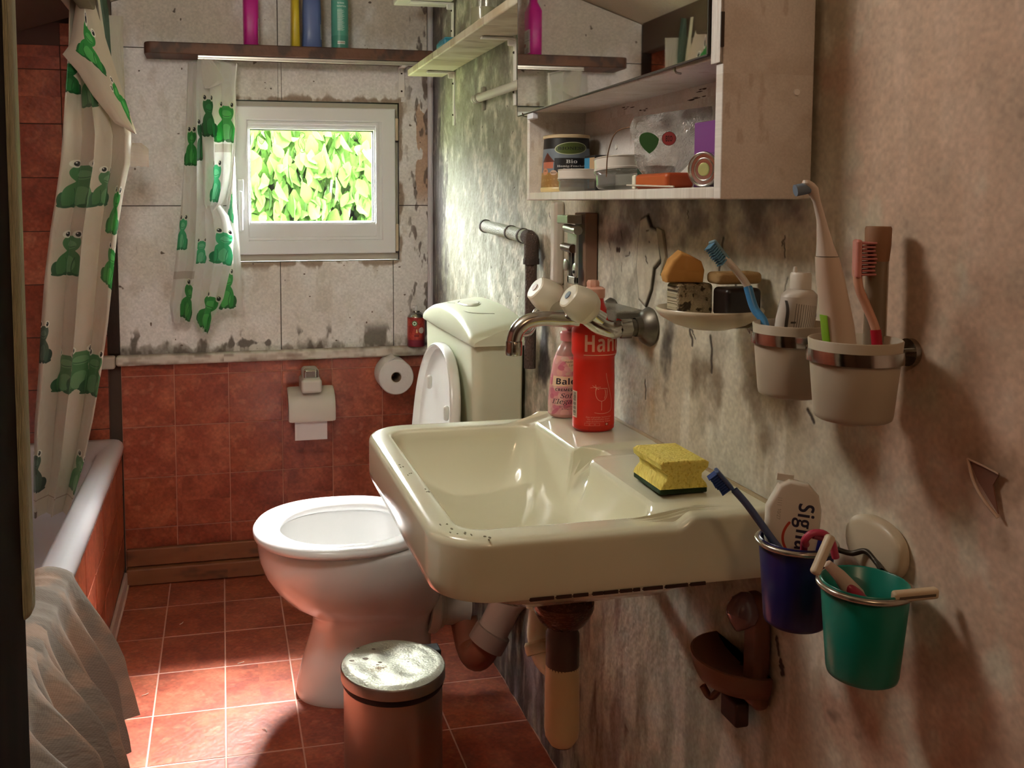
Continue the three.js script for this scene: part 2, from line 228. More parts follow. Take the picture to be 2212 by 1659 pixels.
// ---- right wall: lumpy, mouldy plaster as a relief mesh
const RZ = 2.75, RY = 2.2, rwW = 1792, rwH = 1434;
const mould = (z, y) => {                                         // [colour] of the plaster at that spot, grainy stains, with some bounce and shade painted in
  const n1 = fbm(z * 6, y * 5, 4), n2 = fbm(z * 22 + 7, y * 18, 4), n3 = fbm(z * 60, y * 52 + 3, 3), st = fbm(z * 30 + 1, y * 8, 5), sp = fbm(z * 230, y * 230, 2);
  let k = mix3([206, 202, 184], [188, 178, 156], ss(0.35, 0.65, n1));
  k = mix3(k, [226, 224, 210], 0.5 * ss(0.55, 0.66, st));
  const pinkBounce = ss(0.48, 0.56, n1 * 0.35 + n2 * 0.25 + 0.36 * ss(1.75, 2.5, z));                      // warm bounce painted in as pinkish patches near the doorway
  k = mix3(k, [200, 164, 142], 0.55 * pinkBounce + 0.2 * ss(1.95, 2.25, z + 0.5 * (n2 - 0.5)));
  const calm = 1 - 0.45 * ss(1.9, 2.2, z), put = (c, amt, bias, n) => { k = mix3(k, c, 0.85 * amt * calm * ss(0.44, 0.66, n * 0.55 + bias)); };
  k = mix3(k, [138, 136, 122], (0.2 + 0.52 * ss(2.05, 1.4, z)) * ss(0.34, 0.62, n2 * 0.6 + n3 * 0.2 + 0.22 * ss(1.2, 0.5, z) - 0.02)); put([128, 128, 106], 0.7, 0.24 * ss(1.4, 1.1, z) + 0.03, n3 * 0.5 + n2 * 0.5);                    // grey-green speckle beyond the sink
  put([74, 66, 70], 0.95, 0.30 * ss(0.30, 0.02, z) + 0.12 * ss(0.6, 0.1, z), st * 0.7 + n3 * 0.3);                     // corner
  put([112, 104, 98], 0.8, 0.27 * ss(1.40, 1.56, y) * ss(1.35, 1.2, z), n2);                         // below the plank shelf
  put([98, 84, 80], 0.85, 0.30 * ss(1.06, 1.17, y) * ss(1.28, 1.42, z) * ss(2.12, 1.95, z) * ss(1.24, 1.2, y), n2);   // below the cabinet: mould, with the cabinet's shade painted in
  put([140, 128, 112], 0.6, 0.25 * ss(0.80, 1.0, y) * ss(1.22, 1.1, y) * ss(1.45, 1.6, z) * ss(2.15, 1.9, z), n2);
  put([52, 46, 42], 0.95, 0.36 * Math.exp(-(((z - 1.665) / 0.035) ** 2) - ((y - 0.955) / 0.075) ** 2), n2);                                   // at the tap union
  put([64, 56, 48], 0.9, 0.36 * Math.exp(-(((z - 1.085) / 0.03) ** 2) - ((y - 1.085) / 0.05) ** 2), n2);
  put([156, 116, 66], 0.75, 0.30 * Math.exp(-(((z - 1.60) / 0.12) ** 2) - ((y - 0.86) / 0.10) ** 2), n2 * 0.6 + st * 0.4);                    // ochre seepage by the bottles
  put([112, 92, 70], 0.65, 0.22 * ss(0.80, 0.9, y) * ss(1.02, 0.93, y) * ss(1.5, 1.65, z) * ss(2.2, 2.0, z), n2);
  put([120, 84, 58], 0.7, 0.27 * Math.exp(-(((z - 2.30) / 0.10) ** 2) - ((y - 0.97) / 0.09) ** 2), n2);  // brown blotch painted where the tumblers throw their shadow
  put([66, 52, 54], 0.9, 0.34 * ss(0.78, 0.55, y) * ss(1.6, 1.2, z), st); put([40, 34, 34], 0.95, 0.34 * Math.exp(-(((z - 1.10) / 0.05) ** 2) - ((y - 0.86) / 0.10) ** 2), n2); put([200, 196, 206], 0.8, 0.24 * ss(0.6, 0.3, y) * ss(0.75, 0.95, z) * ss(1.35, 1.15, z) - 0.02, fbm(z * 26 + 40, y * 7, 4));                             // damp plinth behind the toilet; black spot paints mould and the drop pipe's shadow
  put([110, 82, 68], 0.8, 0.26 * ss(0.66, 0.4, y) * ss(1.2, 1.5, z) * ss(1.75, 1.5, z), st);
  put([120, 116, 92], 0.75, 0.26 * ss(0.72, 0.6, y) * ss(1.45, 1.6, z) * ss(2.1, 1.9, z), st);
  put([150, 104, 82], 0.45, 0.24 * ss(0.9, 0.6, y) * ss(1.85, 2.1, z), n2);  // lower near wall browner, bounce off the red floor painted in
  put([150, 108, 86], 0.3, 0.18 * ss(2.0, 2.5, z) + 0.02, n2 * 0.4 + n1 * 0.6);  // pink-brown patches, more of the painted warm bounce
  put([236, 234, 226], 0.8 * ss(2.0, 1.5, z), 0.10 * ss(0.5, 0.2, z) + 0.12 * ss(1.3, 0.9, z) * ss(0.5, 0.2, y), fbm(z * 50 + 31, y * 9, 3));   // scaled, still white flakes
  return k.map((x) => x * (0.92 + 0.16 * sp));
};
const cracks = [];                                                // short cracks shared by colour and relief: [z, y, dz, dy, width]
for (let i = 0; i < 60; i++) { const z = rr(0.15, 1.3), y = rr(0.95, 1.5); cracks.push([z, y, rr(-0.006, 0.006), rr(-0.02, 0.02), rr(0.6, 1.4)]); }
for (let i = 0; i < 20; i++) { const z = rr(1.4, 2.05), y = rr(0.98, 1.18); cracks.push([z, y, rr(-0.015, 0.015), rr(-0.02, 0.02), rr(0.6, 1.3)]); }
for (const c of [[1.80, 1.00, 0.008, -0.05, 3], [1.74, 1.01, 0.01, -0.03, 3], [1.92, 1.0, 0.012, -0.04, 3], [1.60, 0.9, 0.004, -0.03, 2], [1.83, 1.14, -0.012, -0.05, 3], [1.86, 1.10, 0.006, -0.05, 3], [2.03, 0.945, 0.012, -0.012, 3], [1.98, 0.645, 0.006, -0.02, 3], [1.99, 0.62, 0.004, -0.016, 4]]) cracks.push(c);
const patch = [[1.575, 1.16], [1.60, 1.168], [1.615, 1.15], [1.64, 1.145], [1.652, 1.10], [1.628, 1.085], [1.62, 1.05], [1.60, 1.02], [1.575, 1.03], [1.563, 1.08], [1.568, 1.12]];
const strokeCracks = (c, w, h, style, k = 1) => { c.lineCap = 'round'; c.strokeStyle = style; for (const [z, y, dz, dy, wd] of cracks) { c.lineWidth = wd * k; c.beginPath(); c.moveTo(z / RZ * w, h - y / RY * h); for (let q = 1; q <= 6; q++) c.lineTo((z + dz * q / 6 + 0.006 * (vn(z * 900 + q * 1.7, y * 700) - 0.5)) / RZ * w, h - (y + dy * q / 6) / RY * h); c.stroke(); } };
const strokePatch = (c, w, h) => { c.beginPath(); patch.forEach(([z, y], i) => c[i ? 'lineTo' : 'moveTo'](z / RZ * w, h - y / RY * h)); c.closePath(); };
const rightTex = canTex(rwW, rwH, (c, w, h) => {
  const im = c.createImageData(w, h); for (let py = 0; py < h; py++) for (let px = 0; px < w; px++) { const k = mould((px / w) * RZ, (1 - py / h) * RY), o = (py * w + px) * 4; im.data[o] = k[0]; im.data[o + 1] = k[1]; im.data[o + 2] = k[2]; im.data[o + 3] = 255; }
  c.putImageData(im, 0, 0);
  strokePatch(c, w, h); c.fillStyle = 'rgba(204,196,172,0.4)'; c.fill(); c.strokeStyle = 'rgba(46,38,32,0.7)'; c.lineWidth = 2; c.stroke();
  strokeCracks(c, w, h, 'rgba(52,44,38,0.8)');
  c.fillStyle = 'rgba(48,28,20,0.95)'; for (const [z, y] of [[1.478, 1.107], [1.487, 1.107]]) { c.beginPath(); c.arc(z / RZ * w, h - y / RY * h, 3, 0, 7); c.fill(); }
});
const rightBump = canTex(1536, 1229, (c, w, h) => {
  const im = c.createImageData(w, h); for (let py = 0; py < h; py++) for (let px = 0; px < w; px++) { const z = (px / w) * RZ, y = (1 - py / h) * RY, v = 128 + 255 * (1 - 0.62 * ss(1.5, 2.05, z)) * (0.42 * fbm(z * 38, y * 27, 4) + 0.28 * fbm(z * 120, y * 100, 3) + 0.30 * fbm(z * 14 + 8, y * 12, 3) - 0.5), o = (py * w + px) * 4; im.data[o] = im.data[o + 1] = im.data[o + 2] = v; im.data[o + 3] = 255; }
  c.putImageData(im, 0, 0);
  strokePatch(c, w, h); c.fillStyle = 'rgba(235,235,235,0.5)'; c.fill(); c.strokeStyle = 'rgba(0,0,0,0.9)'; c.lineWidth = 3; c.stroke();
  strokeCracks(c, w, h, 'rgba(0,0,0,0.85)', 0.9);
}, { srgb: false });
const wallRight = struct('wall_right');
{
  const nz = 340, ny = 270, pos = [], uv = [], idx = [];
  for (let j = 0; j <= ny; j++) for (let i = 0; i <= nz; i++) {
    const z = (i / nz) * RZ, y = (j / ny) * RY, rough = ss(1.9, 1.2, z) * 0.7 + 0.3;
    const d = rough * (0.010 * (fbm(z * 5 + 2, y * 4, 3) - 0.5) + 0.006 * (fbm(z * 18, y * 10 + 5, 3) - 0.5)) + 0.004 * ss(0.5, 0.15, y) * (fbm(z * 30, y * 30, 2) - 0.2);
    pos.push(W + 0.001 - d, y, z); uv.push(z / RZ, y / RY);
  }
  for (let j = 0; j < ny; j++) for (let i = 0; i < nz; i++) { const a = j * (nz + 1) + i, b = a + 1, c = a + nz + 1, d = c + 1; idx.push(a, b, c, b, d, c); }
  const g = new THREE.BufferGeometry(); g.setAttribute('position', new THREE.Float32BufferAttribute(pos, 3)); g.setAttribute('uv', new THREE.Float32BufferAttribute(uv, 2)); g.setIndex(idx); g.computeVertexNormals();
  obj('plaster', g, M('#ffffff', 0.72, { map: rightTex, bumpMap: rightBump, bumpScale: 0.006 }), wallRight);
  obj('core', box(W + 0.012, W + 0.14, -0.12, 2.45, -0.13, 4.7), mCore, wallRight);
  obj('hall_face', box(W + 0.004, W + 0.013, 0, 2.3, RZ, 4.6), M('#80604e', 0.8), wallRight);
  // a curled flap of paper over a bare spot
  const tear = [[2.279, 0.953], [2.313, 0.949], [2.307, 0.938], [2.314, 0.914], [2.291, 0.936]];
  const flap = new THREE.ExtrudeGeometry(new THREE.Shape(tear.map((p) => new THREE.Vector2(...p))), { depth: 0.0012, bevelEnabled: false }); flap.rotateY(-Math.PI / 2); flap.translate(W - 0.002, 0, 0);
  obj('bare_spot', flap, M('#7a5140', 0.9), wallRight, 'brown bare spot where the paper has torn');
  obj('torn_edge', tube([[W - 0.004, 0.954, 2.278], [W - 0.007, 0.937, 2.289], [W - 0.008, 0.924, 2.302], [W - 0.004, 0.911, 2.315]], 0.0016, 20, 6), M('#b89a84', 0.8), wallRight); obj('torn_edge', tube([[W - 0.004, 0.954, 2.278], [W - 0.005, 0.953, 2.296], [W - 0.004, 0.950, 2.314]], 0.0011, 16, 6), M('#b89a84', 0.8), wallRight);
  // plaster scales that have come away round the peeled place above the tap
  const scale = (pts, d, lift) => { const g = new THREE.ExtrudeGeometry(new THREE.Shape(pts.map((p) => new THREE.Vector2(...p))), { depth: d, bevelEnabled: true, bevelThickness: 0.0008, bevelSize: 0.0008, bevelOffset: -0.0008, bevelSegments: 1 }); const q = g.attributes.position, u = g.attributes.uv; for (let i = 0; i < q.count; i++) u.setXY(i, q.getX(i) / RZ, q.getY(i) / RY); g.rotateY(-Math.PI / 2); return g.translate(W - lift, 0, 0); };
  obj('plaster_scale', scale(patch, 0.0035, -0.0005), M('#ffffff', 0.75, { map: rightTex, bumpMap: rightBump, bumpScale: 0.004 }), wallRight, 'loose scale of plaster above the tap');
  obj('plaster_scale', scale([[1.636, 1.150], [1.655, 1.146], [1.668, 1.105], [1.652, 1.075], [1.655, 1.10], [1.640, 1.135]], 0.003, 0.0005), M('#a59c86', 0.85), wallRight, 'curled scale at its edge');
}
// ---- the other walls, ceiling, doorway and hall
const mRedDark = M('#ffffff', 0.4, { map: redTex });
const wallLeft = struct('wall_left');
obj('core', box(XL - 0.14, XL - 0.006, -0.12, 2.3, -0.13, 2.6), mCore, wallLeft);
{ const g = new THREE.Group(); g.name = 'tile_field'; wallLeft.add(g); const cols = []; for (let z = 0.005; z < 2.45; z += 0.16) cols.push(-z); cols.reverse();
  tiled(g, cols, [0.463, 0.623, 0.783, 0.943, 1.103, 1.263, 1.423, 1.55], 0, mTiles); g.rotation.y = Math.PI / 2; g.position.x = XL + 0.002; }
const mCeil = M('#cbbda8', 0.8, { bumpMap: bumpB, bumpScale: 0.002 });
const ceiling = struct('ceiling');
{ const s = new THREE.Shape([[XL - 0.14, ceilY(XL - 0.14)], [0.81, ceilY(0.81)], [0.81, ceilY(0.81) + 0.1], [XL - 0.14, ceilY(XL - 0.14) + 0.1]].map((p) => new THREE.Vector2(...p)));
  obj('slope', new THREE.ExtrudeGeometry(s, { depth: 2.73, bevelEnabled: false }).translate(0, 0, -0.13), mCeil, ceiling); obj('hall_ceiling', box(XL - 0.14, 0.9, 2.3, 2.4, 2.45, 4.7), mCeil, ceiling);
  obj('beam', rbox(-0.352, -0.312, 1.69, 1.80, 0.002, 2.44, 0.006), M('#5a4436', 0.8), ceiling, 'dark beam over the bath edge');
  const lin = new THREE.Shape([[XL, ceilY(XL) - 0.014], [-0.352, ceilY(-0.352) - 0.014], [-0.352, ceilY(-0.352) - 0.001], [XL, ceilY(XL) - 0.001]].map((p) => new THREE.Vector2(...p))); obj('alcove_lining', new THREE.ExtrudeGeometry(lin, { depth: 2.43, bevelEnabled: false }).translate(0, 0, 0.004), M('#5c3a2c', 0.8), ceiling, 'dark brown lining over the bath'); }
const mFrontWall = M('#8d7a68', 0.8);
const wallFront = struct('wall_front');
obj('core', [box(XL, -0.115, 0, 2.36, 2.47, 2.6), box(-0.115, 0.662, 1.95, 2.36, 2.47, 2.6)], mFrontWall, wallFront);
const wallHall = struct('wall_hall');
obj('core', [box(XL - 0.14, XL - 0.01, 0, 2.36, 2.6, 4.7), box(XL - 0.01, W + 0.01, 0, 2.36, 4.6, 4.7)], M('#6e5544', 0.8), wallHall);
const door1 = struct('door_1', [-0.1, 0, ZD]);
const jambTex = pixTex(128, 512, (u, v) => mix3([44, 31, 23], [22, 16, 12], fbm(u * 9, v * 22, 4)));
obj('jamb', [rbox(-0.150, -0.1105, 0.0, 1.95, 2.452, 2.64, 0.004)], M('#ffffff', 0.85, { map: jambTex, specularIntensity: 0.15 }), door1, 'dark brown wooden door jamb');
obj('lit_edge_strip', [rbox(-0.130, -0.1065, 0.958, 1.95, 2.442, 2.462, 0.006, 3)], M('#c9c8a6', 0.55, { bumpMap: bumpFine, bumpScale: 0.003 }), door1, 'pale jamb edge bead with greenish window light painted in');  // window light on the bead is put into its pale green colour
obj('lintel', rbox(-0.14, 0.66, 1.95, 1.99, 2.452, 2.64, 0.004), M('#ffffff', 0.7, { map: jambTex }), door1);

// ---- window
const mPvc = M('#e9ebee', 0.3), mGasket = M('#26282a', 0.6), mOldPvc = M('#bdb7a8', 0.45);
const win = struct('window_1', [0.30, 1.0, 0]);
{
  const fr = (x0, x1, y0, y1, w, z0, z1, r) => { const s = new THREE.Shape([[x0, y0], [x1, y0], [x1, y1], [x0, y1]].map((p) => new THREE.Vector2(...p))); s.holes.push(new THREE.Path([[x0 + w, y0 + w], [x0 + w, y1 - w], [x1 - w, y1 - w], [x1 - w, y0 + w]].map((p) => new THREE.Vector2(...p)))); return new THREE.ExtrudeGeometry(s, { depth: z1 - z0 - 2 * r, bevelEnabled: true, bevelThickness: r, bevelSize: r, bevelOffset: -r, bevelSegments: 2 }).translate(0, 0, z0 + r); };
  obj('outer_frame', fr(0.034, 0.561, 1.004, 1.504, 0.045, -0.075, -0.010, 0.002), mOldPvc, win, 'yellowed outer window frame');
  const sash = obj('sash', fr(0.040, 0.549, 1.026, 1.487, 0.044, -0.052, 0.014, 0.004), mPvc, win, 'white plastic sash');
  obj('bead', fr(0.0815, 0.4895, 1.1175, 1.4265, 0.009, -0.042, 0.006, 0.002), mPvc, sash);
  obj('bead', fr(0.0745, 0.4965, 1.0695, 1.4435, 0.0115, -0.03, 0.0125, 0.003), mPvc, sash);
  obj('filler', [box(0.078, 0.493, 1.0695, 1.1185, -0.045, 0.010), box(0.078, 0.493, 1.4255, 1.4450, -0.045, 0.010), box(0.486, 0.506, 1.07, 1.444, -0.045, 0.010), box(0.066, 0.0835, 1.07, 1.444, -0.045, 0.010)], mPvc, sash);
  obj('gasket', fr(0.0888, 0.4822, 1.1248, 1.4192, 0.0042, -0.032, -0.008, 0.0004), mGasket, sash);
  obj('glass', box(0.089, 0.482, 1.125, 1.419, -0.029, -0.0285), mGlass, sash);
  for (const [y0, y1] of [[1.385, 1.458], [1.03, 1.12]]) { const h = obj('hinge', [rbox(0.5495, 0.5595, y0, y1, -0.006, 0.012, 0.004)], M('#c9b79c', 0.5), win, 'yellowed window hinge'); obj('hinge_pin', rod([0.5548, y0 - 0.004, 0.006], [0.5548, y0 + 0.002, 0.006], 0.005), mDark, h); }
  const hd = obj('handle', [rbox(0.0475, 0.070, 1.165, 1.262, 0.013, 0.024, 0.006), rbox(0.051, 0.066, 1.10, 1.225, 0.030, 0.044, 0.007, 3)], mPvc, win, 'white window handle turned down'); obj('spindle', rod([0.0586, 1.212, 0.022], [0.0586, 1.212, 0.034], 0.008), mPvc, hd);
  // line-drawn cling stickers along the top of the pane
  const stick = (draw) => canTex(128, 192, (c) => { c.clearRect(0, 0, 128, 192); c.strokeStyle = '#27361f'; c.fillStyle = 'rgba(0,0,0,0)'; c.lineWidth = 4.5; draw(c); });
  const shell = stick((c) => { c.beginPath(); c.moveTo(70, 10); c.bezierCurveTo(20, 60, 10, 130, 60, 180); c.bezierCurveTo(110, 130, 110, 60, 70, 10); c.fill(); c.stroke(); for (let i = 0; i < 7; i++) { c.beginPath(); c.moveTo(28 + Math.abs(3 - i) * 4, 60 + i * 17); c.quadraticCurveTo(66, 80 + i * 15, 100 - Math.abs(3 - i) * 5, 44 + i * 18); c.stroke(); } });
  const horse = stick((c) => { c.beginPath(); c.moveTo(96, 26); c.bezierCurveTo(60, 0, 30, 20, 40, 60); c.bezierCurveTo(16, 90, 22, 130, 50, 150); c.bezierCurveTo(20, 190, 110, 196, 96, 160); c.bezierCurveTo(76, 150, 70, 176, 84, 172); c.bezierCurveTo(110, 130, 92, 90, 72, 62); c.bezierCurveTo(84, 52, 110, 52, 96, 26); c.fill(); c.stroke(); c.fillStyle = '#27361f'; for (let i = 0; i < 22; i++) { c.beginPath(); c.arc(48 + ((i * 37) % 34), 50 + i * 5, 2.6, 0, 7); c.fill(); } });
  const fan = stick((c) => { c.beginPath(); c.arc(64, 80, 56, 0, 7); c.fill(); c.stroke(); for (let i = -4; i <= 4; i++) { c.beginPath(); c.moveTo(64 + i * 3, 136); c.quadraticCurveTo(64 + i * 10, 90, 64 + i * 12.5, 28 + Math.abs(i) * 6); c.stroke(); } });
  [[shell, 0.129, 1.393, 0.036, 0.050, 'leaf-shaped shell sticker'], [horse, 0.254, 1.380, 0.036, 0.072, 'seahorse sticker'], [fan, 0.427, 1.395, 0.040, 0.050, 'fan shell sticker']].forEach(([t, x, y, w, h, l]) => { const g = new THREE.PlaneGeometry(w, h).translate(x, y, -0.0275); obj('sticker', g, new THREE.MeshPhysicalMaterial({ map: t, roughness: 0.5, alphaTest: 0.4, side: THREE.DoubleSide }), win, l); });
}

// ---- outside: ground and bushes
const yard = struct('ground', [0, -0.6, -8]);
obj('soil', box(-14, 14, -0.7, -0.6, -16, -0.14), M('#5b6b38', 0.95), yard);
{
  const leafG = (() => { const g = new THREE.PlaneGeometry(1, 1, 2, 3); const p = g.attributes.position; for (let i = 0; i < p.count; i++) { const y = p.getY(i), w = 0.9 * Math.sin(Math.PI * cl(0.5 + y, 0.04, 0.97)) ** 0.8; p.setXYZ(i, p.getX(i) * w * 0.62, y, -0.35 * Math.abs(p.getX(i)) * w + 0.15 * y * y); } g.computeVertexNormals(); return g; })();
  const leafM = ['#2c4a18', '#3a5820', '#22401a'].map((c) => new THREE.MeshPhysicalMaterial({ color: c, roughness: 0.9, specularIntensity: 0.1, transmission: 0.3, side: THREE.DoubleSide }));
  const mTrunk = M('#8d7f6c', 0.9), d = new THREE.Object3D();
  const bush = (x, z, h, r, n, k, label) => {
    const t = thing('bush', label, 'bush', [x, -0.6, z]);
    const st = []; for (let i = 0; i < 7; i++) { const a = rr(0, 6.28); st.push(rod([x + rr(-0.1, 0.1), -0.6, z + rr(-0.1, 0.1)], [x + Math.cos(a) * r * rr(0.3, 0.8), -0.6 + (h + 0.6) * rr(0.6, 0.95), z + Math.sin(a) * r * 0.6], 0.035, 0.008, 7)); } obj('stem', st, mTrunk, t);
    const im = new THREE.InstancedMesh(leafG, leafM[k], n); im.name = 'foliage'; im.userData.kind = 'stuff';
    for (let i = 0; i < n; i++) { const a = rr(0, 6.283), e = Math.acos(rr(-1, 1)), q = rr(0.25, 1) ** 0.5; d.position.set(Math.cos(a) * Math.sin(e) * r * q, (h + 0.6) * 0.52 + Math.cos(e) * (h + 0.6) * 0.5 * q, Math.sin(a) * Math.sin(e) * r * q * 0.8); d.rotation.set(rr(-1.3, 0.5), rr(0, 6.28), rr(-0.7, 0.7)); d.scale.setScalar(rr(0.10, 0.22)); d.updateMatrix(); im.setMatrixAt(i, d.matrix); }
    t.add(im);
  };
  bush(-0.5, -4.6, 2.2, 1.1, 6400, 0, 'bright green leafy bush outside the left part of the window');
  bush(0.75, -4.2, 1.9, 1.0, 6400, 1, 'yellow green bush with a grey stem outside the middle of the window');
  bush(1.9, -4.8, 2.3, 1.2, 6800, 0, 'bright green leafy bush outside the right part of the window');
  bush(0.1, -6.6, 2.6, 1.6, 8000, 2, 'darker green bush far behind the others outside the window');
  bush(2.6, -7.0, 2.7, 1.7, 7000, 1, 'pale green bush far off at the right outside the window');
  bush(-4.6, -5.4, 2.7, 1.5, 2600, 1, 'added unseen light green bush far to the left, cutting the low sky');  // added out of view to dim and green the light on the right wall
  bush(-6.2, -3.4, 2.5, 1.4, 2600, 0, 'added unseen bright green bush farthest left, cutting the low sky');  // second unseen bush added to cut low sky light
  bush(-2.0, -6.0, 2.4, 1.5, 3600, 2, 'dark green bush far off at the left outside the window');
}

// ================================================================ ADDED FILL LAMPS
{ // fill lamp added on the sloping ceiling, out of the frame
  const x = -0.12, z = 1.65, y = ceilY(x);
  const t = thing('ceiling_fill_lamp', 'added round opal fill lamp flush on the sloping bathroom ceiling', 'lamp', [x, y - 0.09, z]);
  obj('base', latheC([[0, -0.03], [0.13, -0.03], [0.135, -0.02], [0.135, 0.02], [0, 0.02]], 40).translate(x, y - 0.03, z), mPlasticW, t);
  obj('shade', latheC([[0, -0.075], [0.06, -0.07], [0.105, -0.05], [0.125, -0.025], [0.128, 0]], 40).translate(x, y - 0.06, z), new THREE.MeshStandardMaterial({ color: '#ffffff', emissive: '#fbf6e9', emissiveIntensity: 1.0, roughness: 0.4 }), t);
  const l = new THREE.PointLight('#fbf6e9', FILL_LAMP, 0, 2); l.position.set(x, y - 0.092, z); l.shadow.radius = 8; l.castShadow = true; scene.add(l);
}
{ // weak fill globe added in the hall behind the camera
  const at = [0.1, 2.0, 3.75];
  const t = thing('hall_fill_lamp', 'added warm globe fill lamp hanging in the unseen hall', 'lamp', at);
  obj('globe', ball(...at, 0.11, 16), new THREE.MeshStandardMaterial({ color: '#ffffff', emissive: '#ffd2a6', emissiveIntensity: 1.0 }), t); obj('cord', rod([at[0], 2.1, at[2]], [at[0], 2.3, at[2]], 0.006), mBlack, t);
  const l = new THREE.PointLight('#ffd7ac', FILL_HALL, 0, 2); l.position.set(...at); l.shadow.radius = 5; l.castShadow = true; scene.add(l);
}

// ================================================================ WASHBASIN
{
  const t = thing('washbasin', 'cream ceramic washbasin fixed to the mouldy wall', 'washbasin', [0.47, 0.585, 1.69]);
  const ox0 = 0.235, ox1 = 0.668, oz0 = 1.395, oz1 = 1.985, R = [0.006, 0.075, 0.075, 0.006];
  const out = (i, y) => rrect(ox0 + i, ox1 - 0.2 * i, oz0 + i, oz1 - i, R.map((r) => Math.max(0.004, r - i)), y, 12, 90);
  const inn = (i, y) => rrect(0.274 + i, 0.527 - i * 0.6, 1.444 + i, 1.938 - i, Math.min(0.036 + (i > 0.01 ? i * 0.4 : 0), 0.42 * (0.253 - 1.6 * i)), y, 12, 90);
  const A = out(0.016, 0.800), B = inn(-0.009, 0.800), C = A.map((p, k) => p.map((v, q) => lerp(v, B[k][q], 0.3))), D = A.map((p, k) => p.map((v, q) => lerp(v, B[k][q], 0.62)));
  const rings = [out(0.03, 0.726), out(0.010, 0.7225), out(0.004, 0.725), out(0.001, 0.732), out(0, 0.742), out(0, 0.788), out(0.0008, 0.7925), out(0.003, 0.7968), out(0.0065, 0.7992), out(0.0105, 0.800), A, C, D, B, inn(-0.005, 0.7995), inn(-0.002, 0.7975), inn(0, 0.794), inn(0.001, 0.783), inn(0.006, 0.766), inn(0.016, 0.738), inn(0.031, 0.710), inn(0.056, 0.688), inn(0.085, 0.668), inn(0.115, 0.655)];
  const push = [0, 0, 0, 0, 0, 0, 0, 0, 0, 0, 0, 0.012, 0.030, 0.043, 0.044, 0.044, 0.044, 0.041, 0.010, 0, 0, 0, 0, 0];
  rings.forEach((r, i) => r.forEach((p) => {
    const nb = Math.exp(-(((p[2] - 1.677) / 0.0275) ** 6));
    if (i >= 11 && p[0] > 0.47) p[0] += push[i] * nb;
    p[1] += 0.0125 * ss(0.765, 0.79, p[1]) * ss(0.531, 0.556, p[0] + (i > 12 ? 0.012 : 0)) * (i > 10 ? 1 - 0.55 * nb : 1);
  }));
  obj('basin', loft(rings, { cap1: true, crease: 0.62 }), mCeramic, t);
  const under = [[0.03, 0.728], [0.038, 0.716], [0.065, 0.686], [0.10, 0.657], [0.13, 0.640], [0.16, 0.626], [0.185, 0.616], [0.20, 0.612]].map(([i, y], k) => rrect(ox0 + i, 0.66 - i * 0.35, oz0 + i * 1.3, oz1 - i * 1.3, Math.max(0.03, 0.075 - i * 0.1), y, 12, 40)).reverse();
  obj('underside', loft(under, { cap0: true, crease: 1.2 }), mCeramic, t);
  const chips = []; for (let x = 0.345; x < 0.565;) { const l = rr(0.008, 0.03); chips.push(box(x, Math.min(x + l, 0.57), 0.7235, 0.7275, 1.9785, 1.9838)); x += l + rr(0.001, 0.006); } obj('chipped_edge', chips, M('#3a2218', 0.9), t, 'dark chips along the lower edge');
  const scuffs = []; [[0.256, 1.925], [0.262, 1.94], [0.275, 1.957], [0.30, 1.968], [0.256, 1.70], [0.254, 1.66], [0.262, 1.78]].forEach(([x, z]) => { for (let k = 0; k < 3; k++) scuffs.push(new THREE.SphereGeometry(1, 6, 4).scale(rr(0.0008, 0.0022), 0.0006, rr(0.001, 0.004)).translate(x + rr(-0.006, 0.006), 0.8002, z + rr(-0.012, 0.012))); }); tag(obj('chips', scuffs, M('#6f6a55', 0.8), t, 'small chips in the front rim'), null, null, null, 'stuff');
  obj('sealant', tube([[0.664, 0.8125, 1.40], [0.665, 0.812, 1.7], [0.664, 0.8125, 1.98]], 0.004, 20, 8), M('#a2906f', 0.7), t);
  obj('drain', latheC([[0, 0], [0.02, 0], [0.024, 0.003], [0.022, 0.006], [0, 0.006]], 24).translate(0.424, 0.6552, 1.69), mChromeDull, t);
}
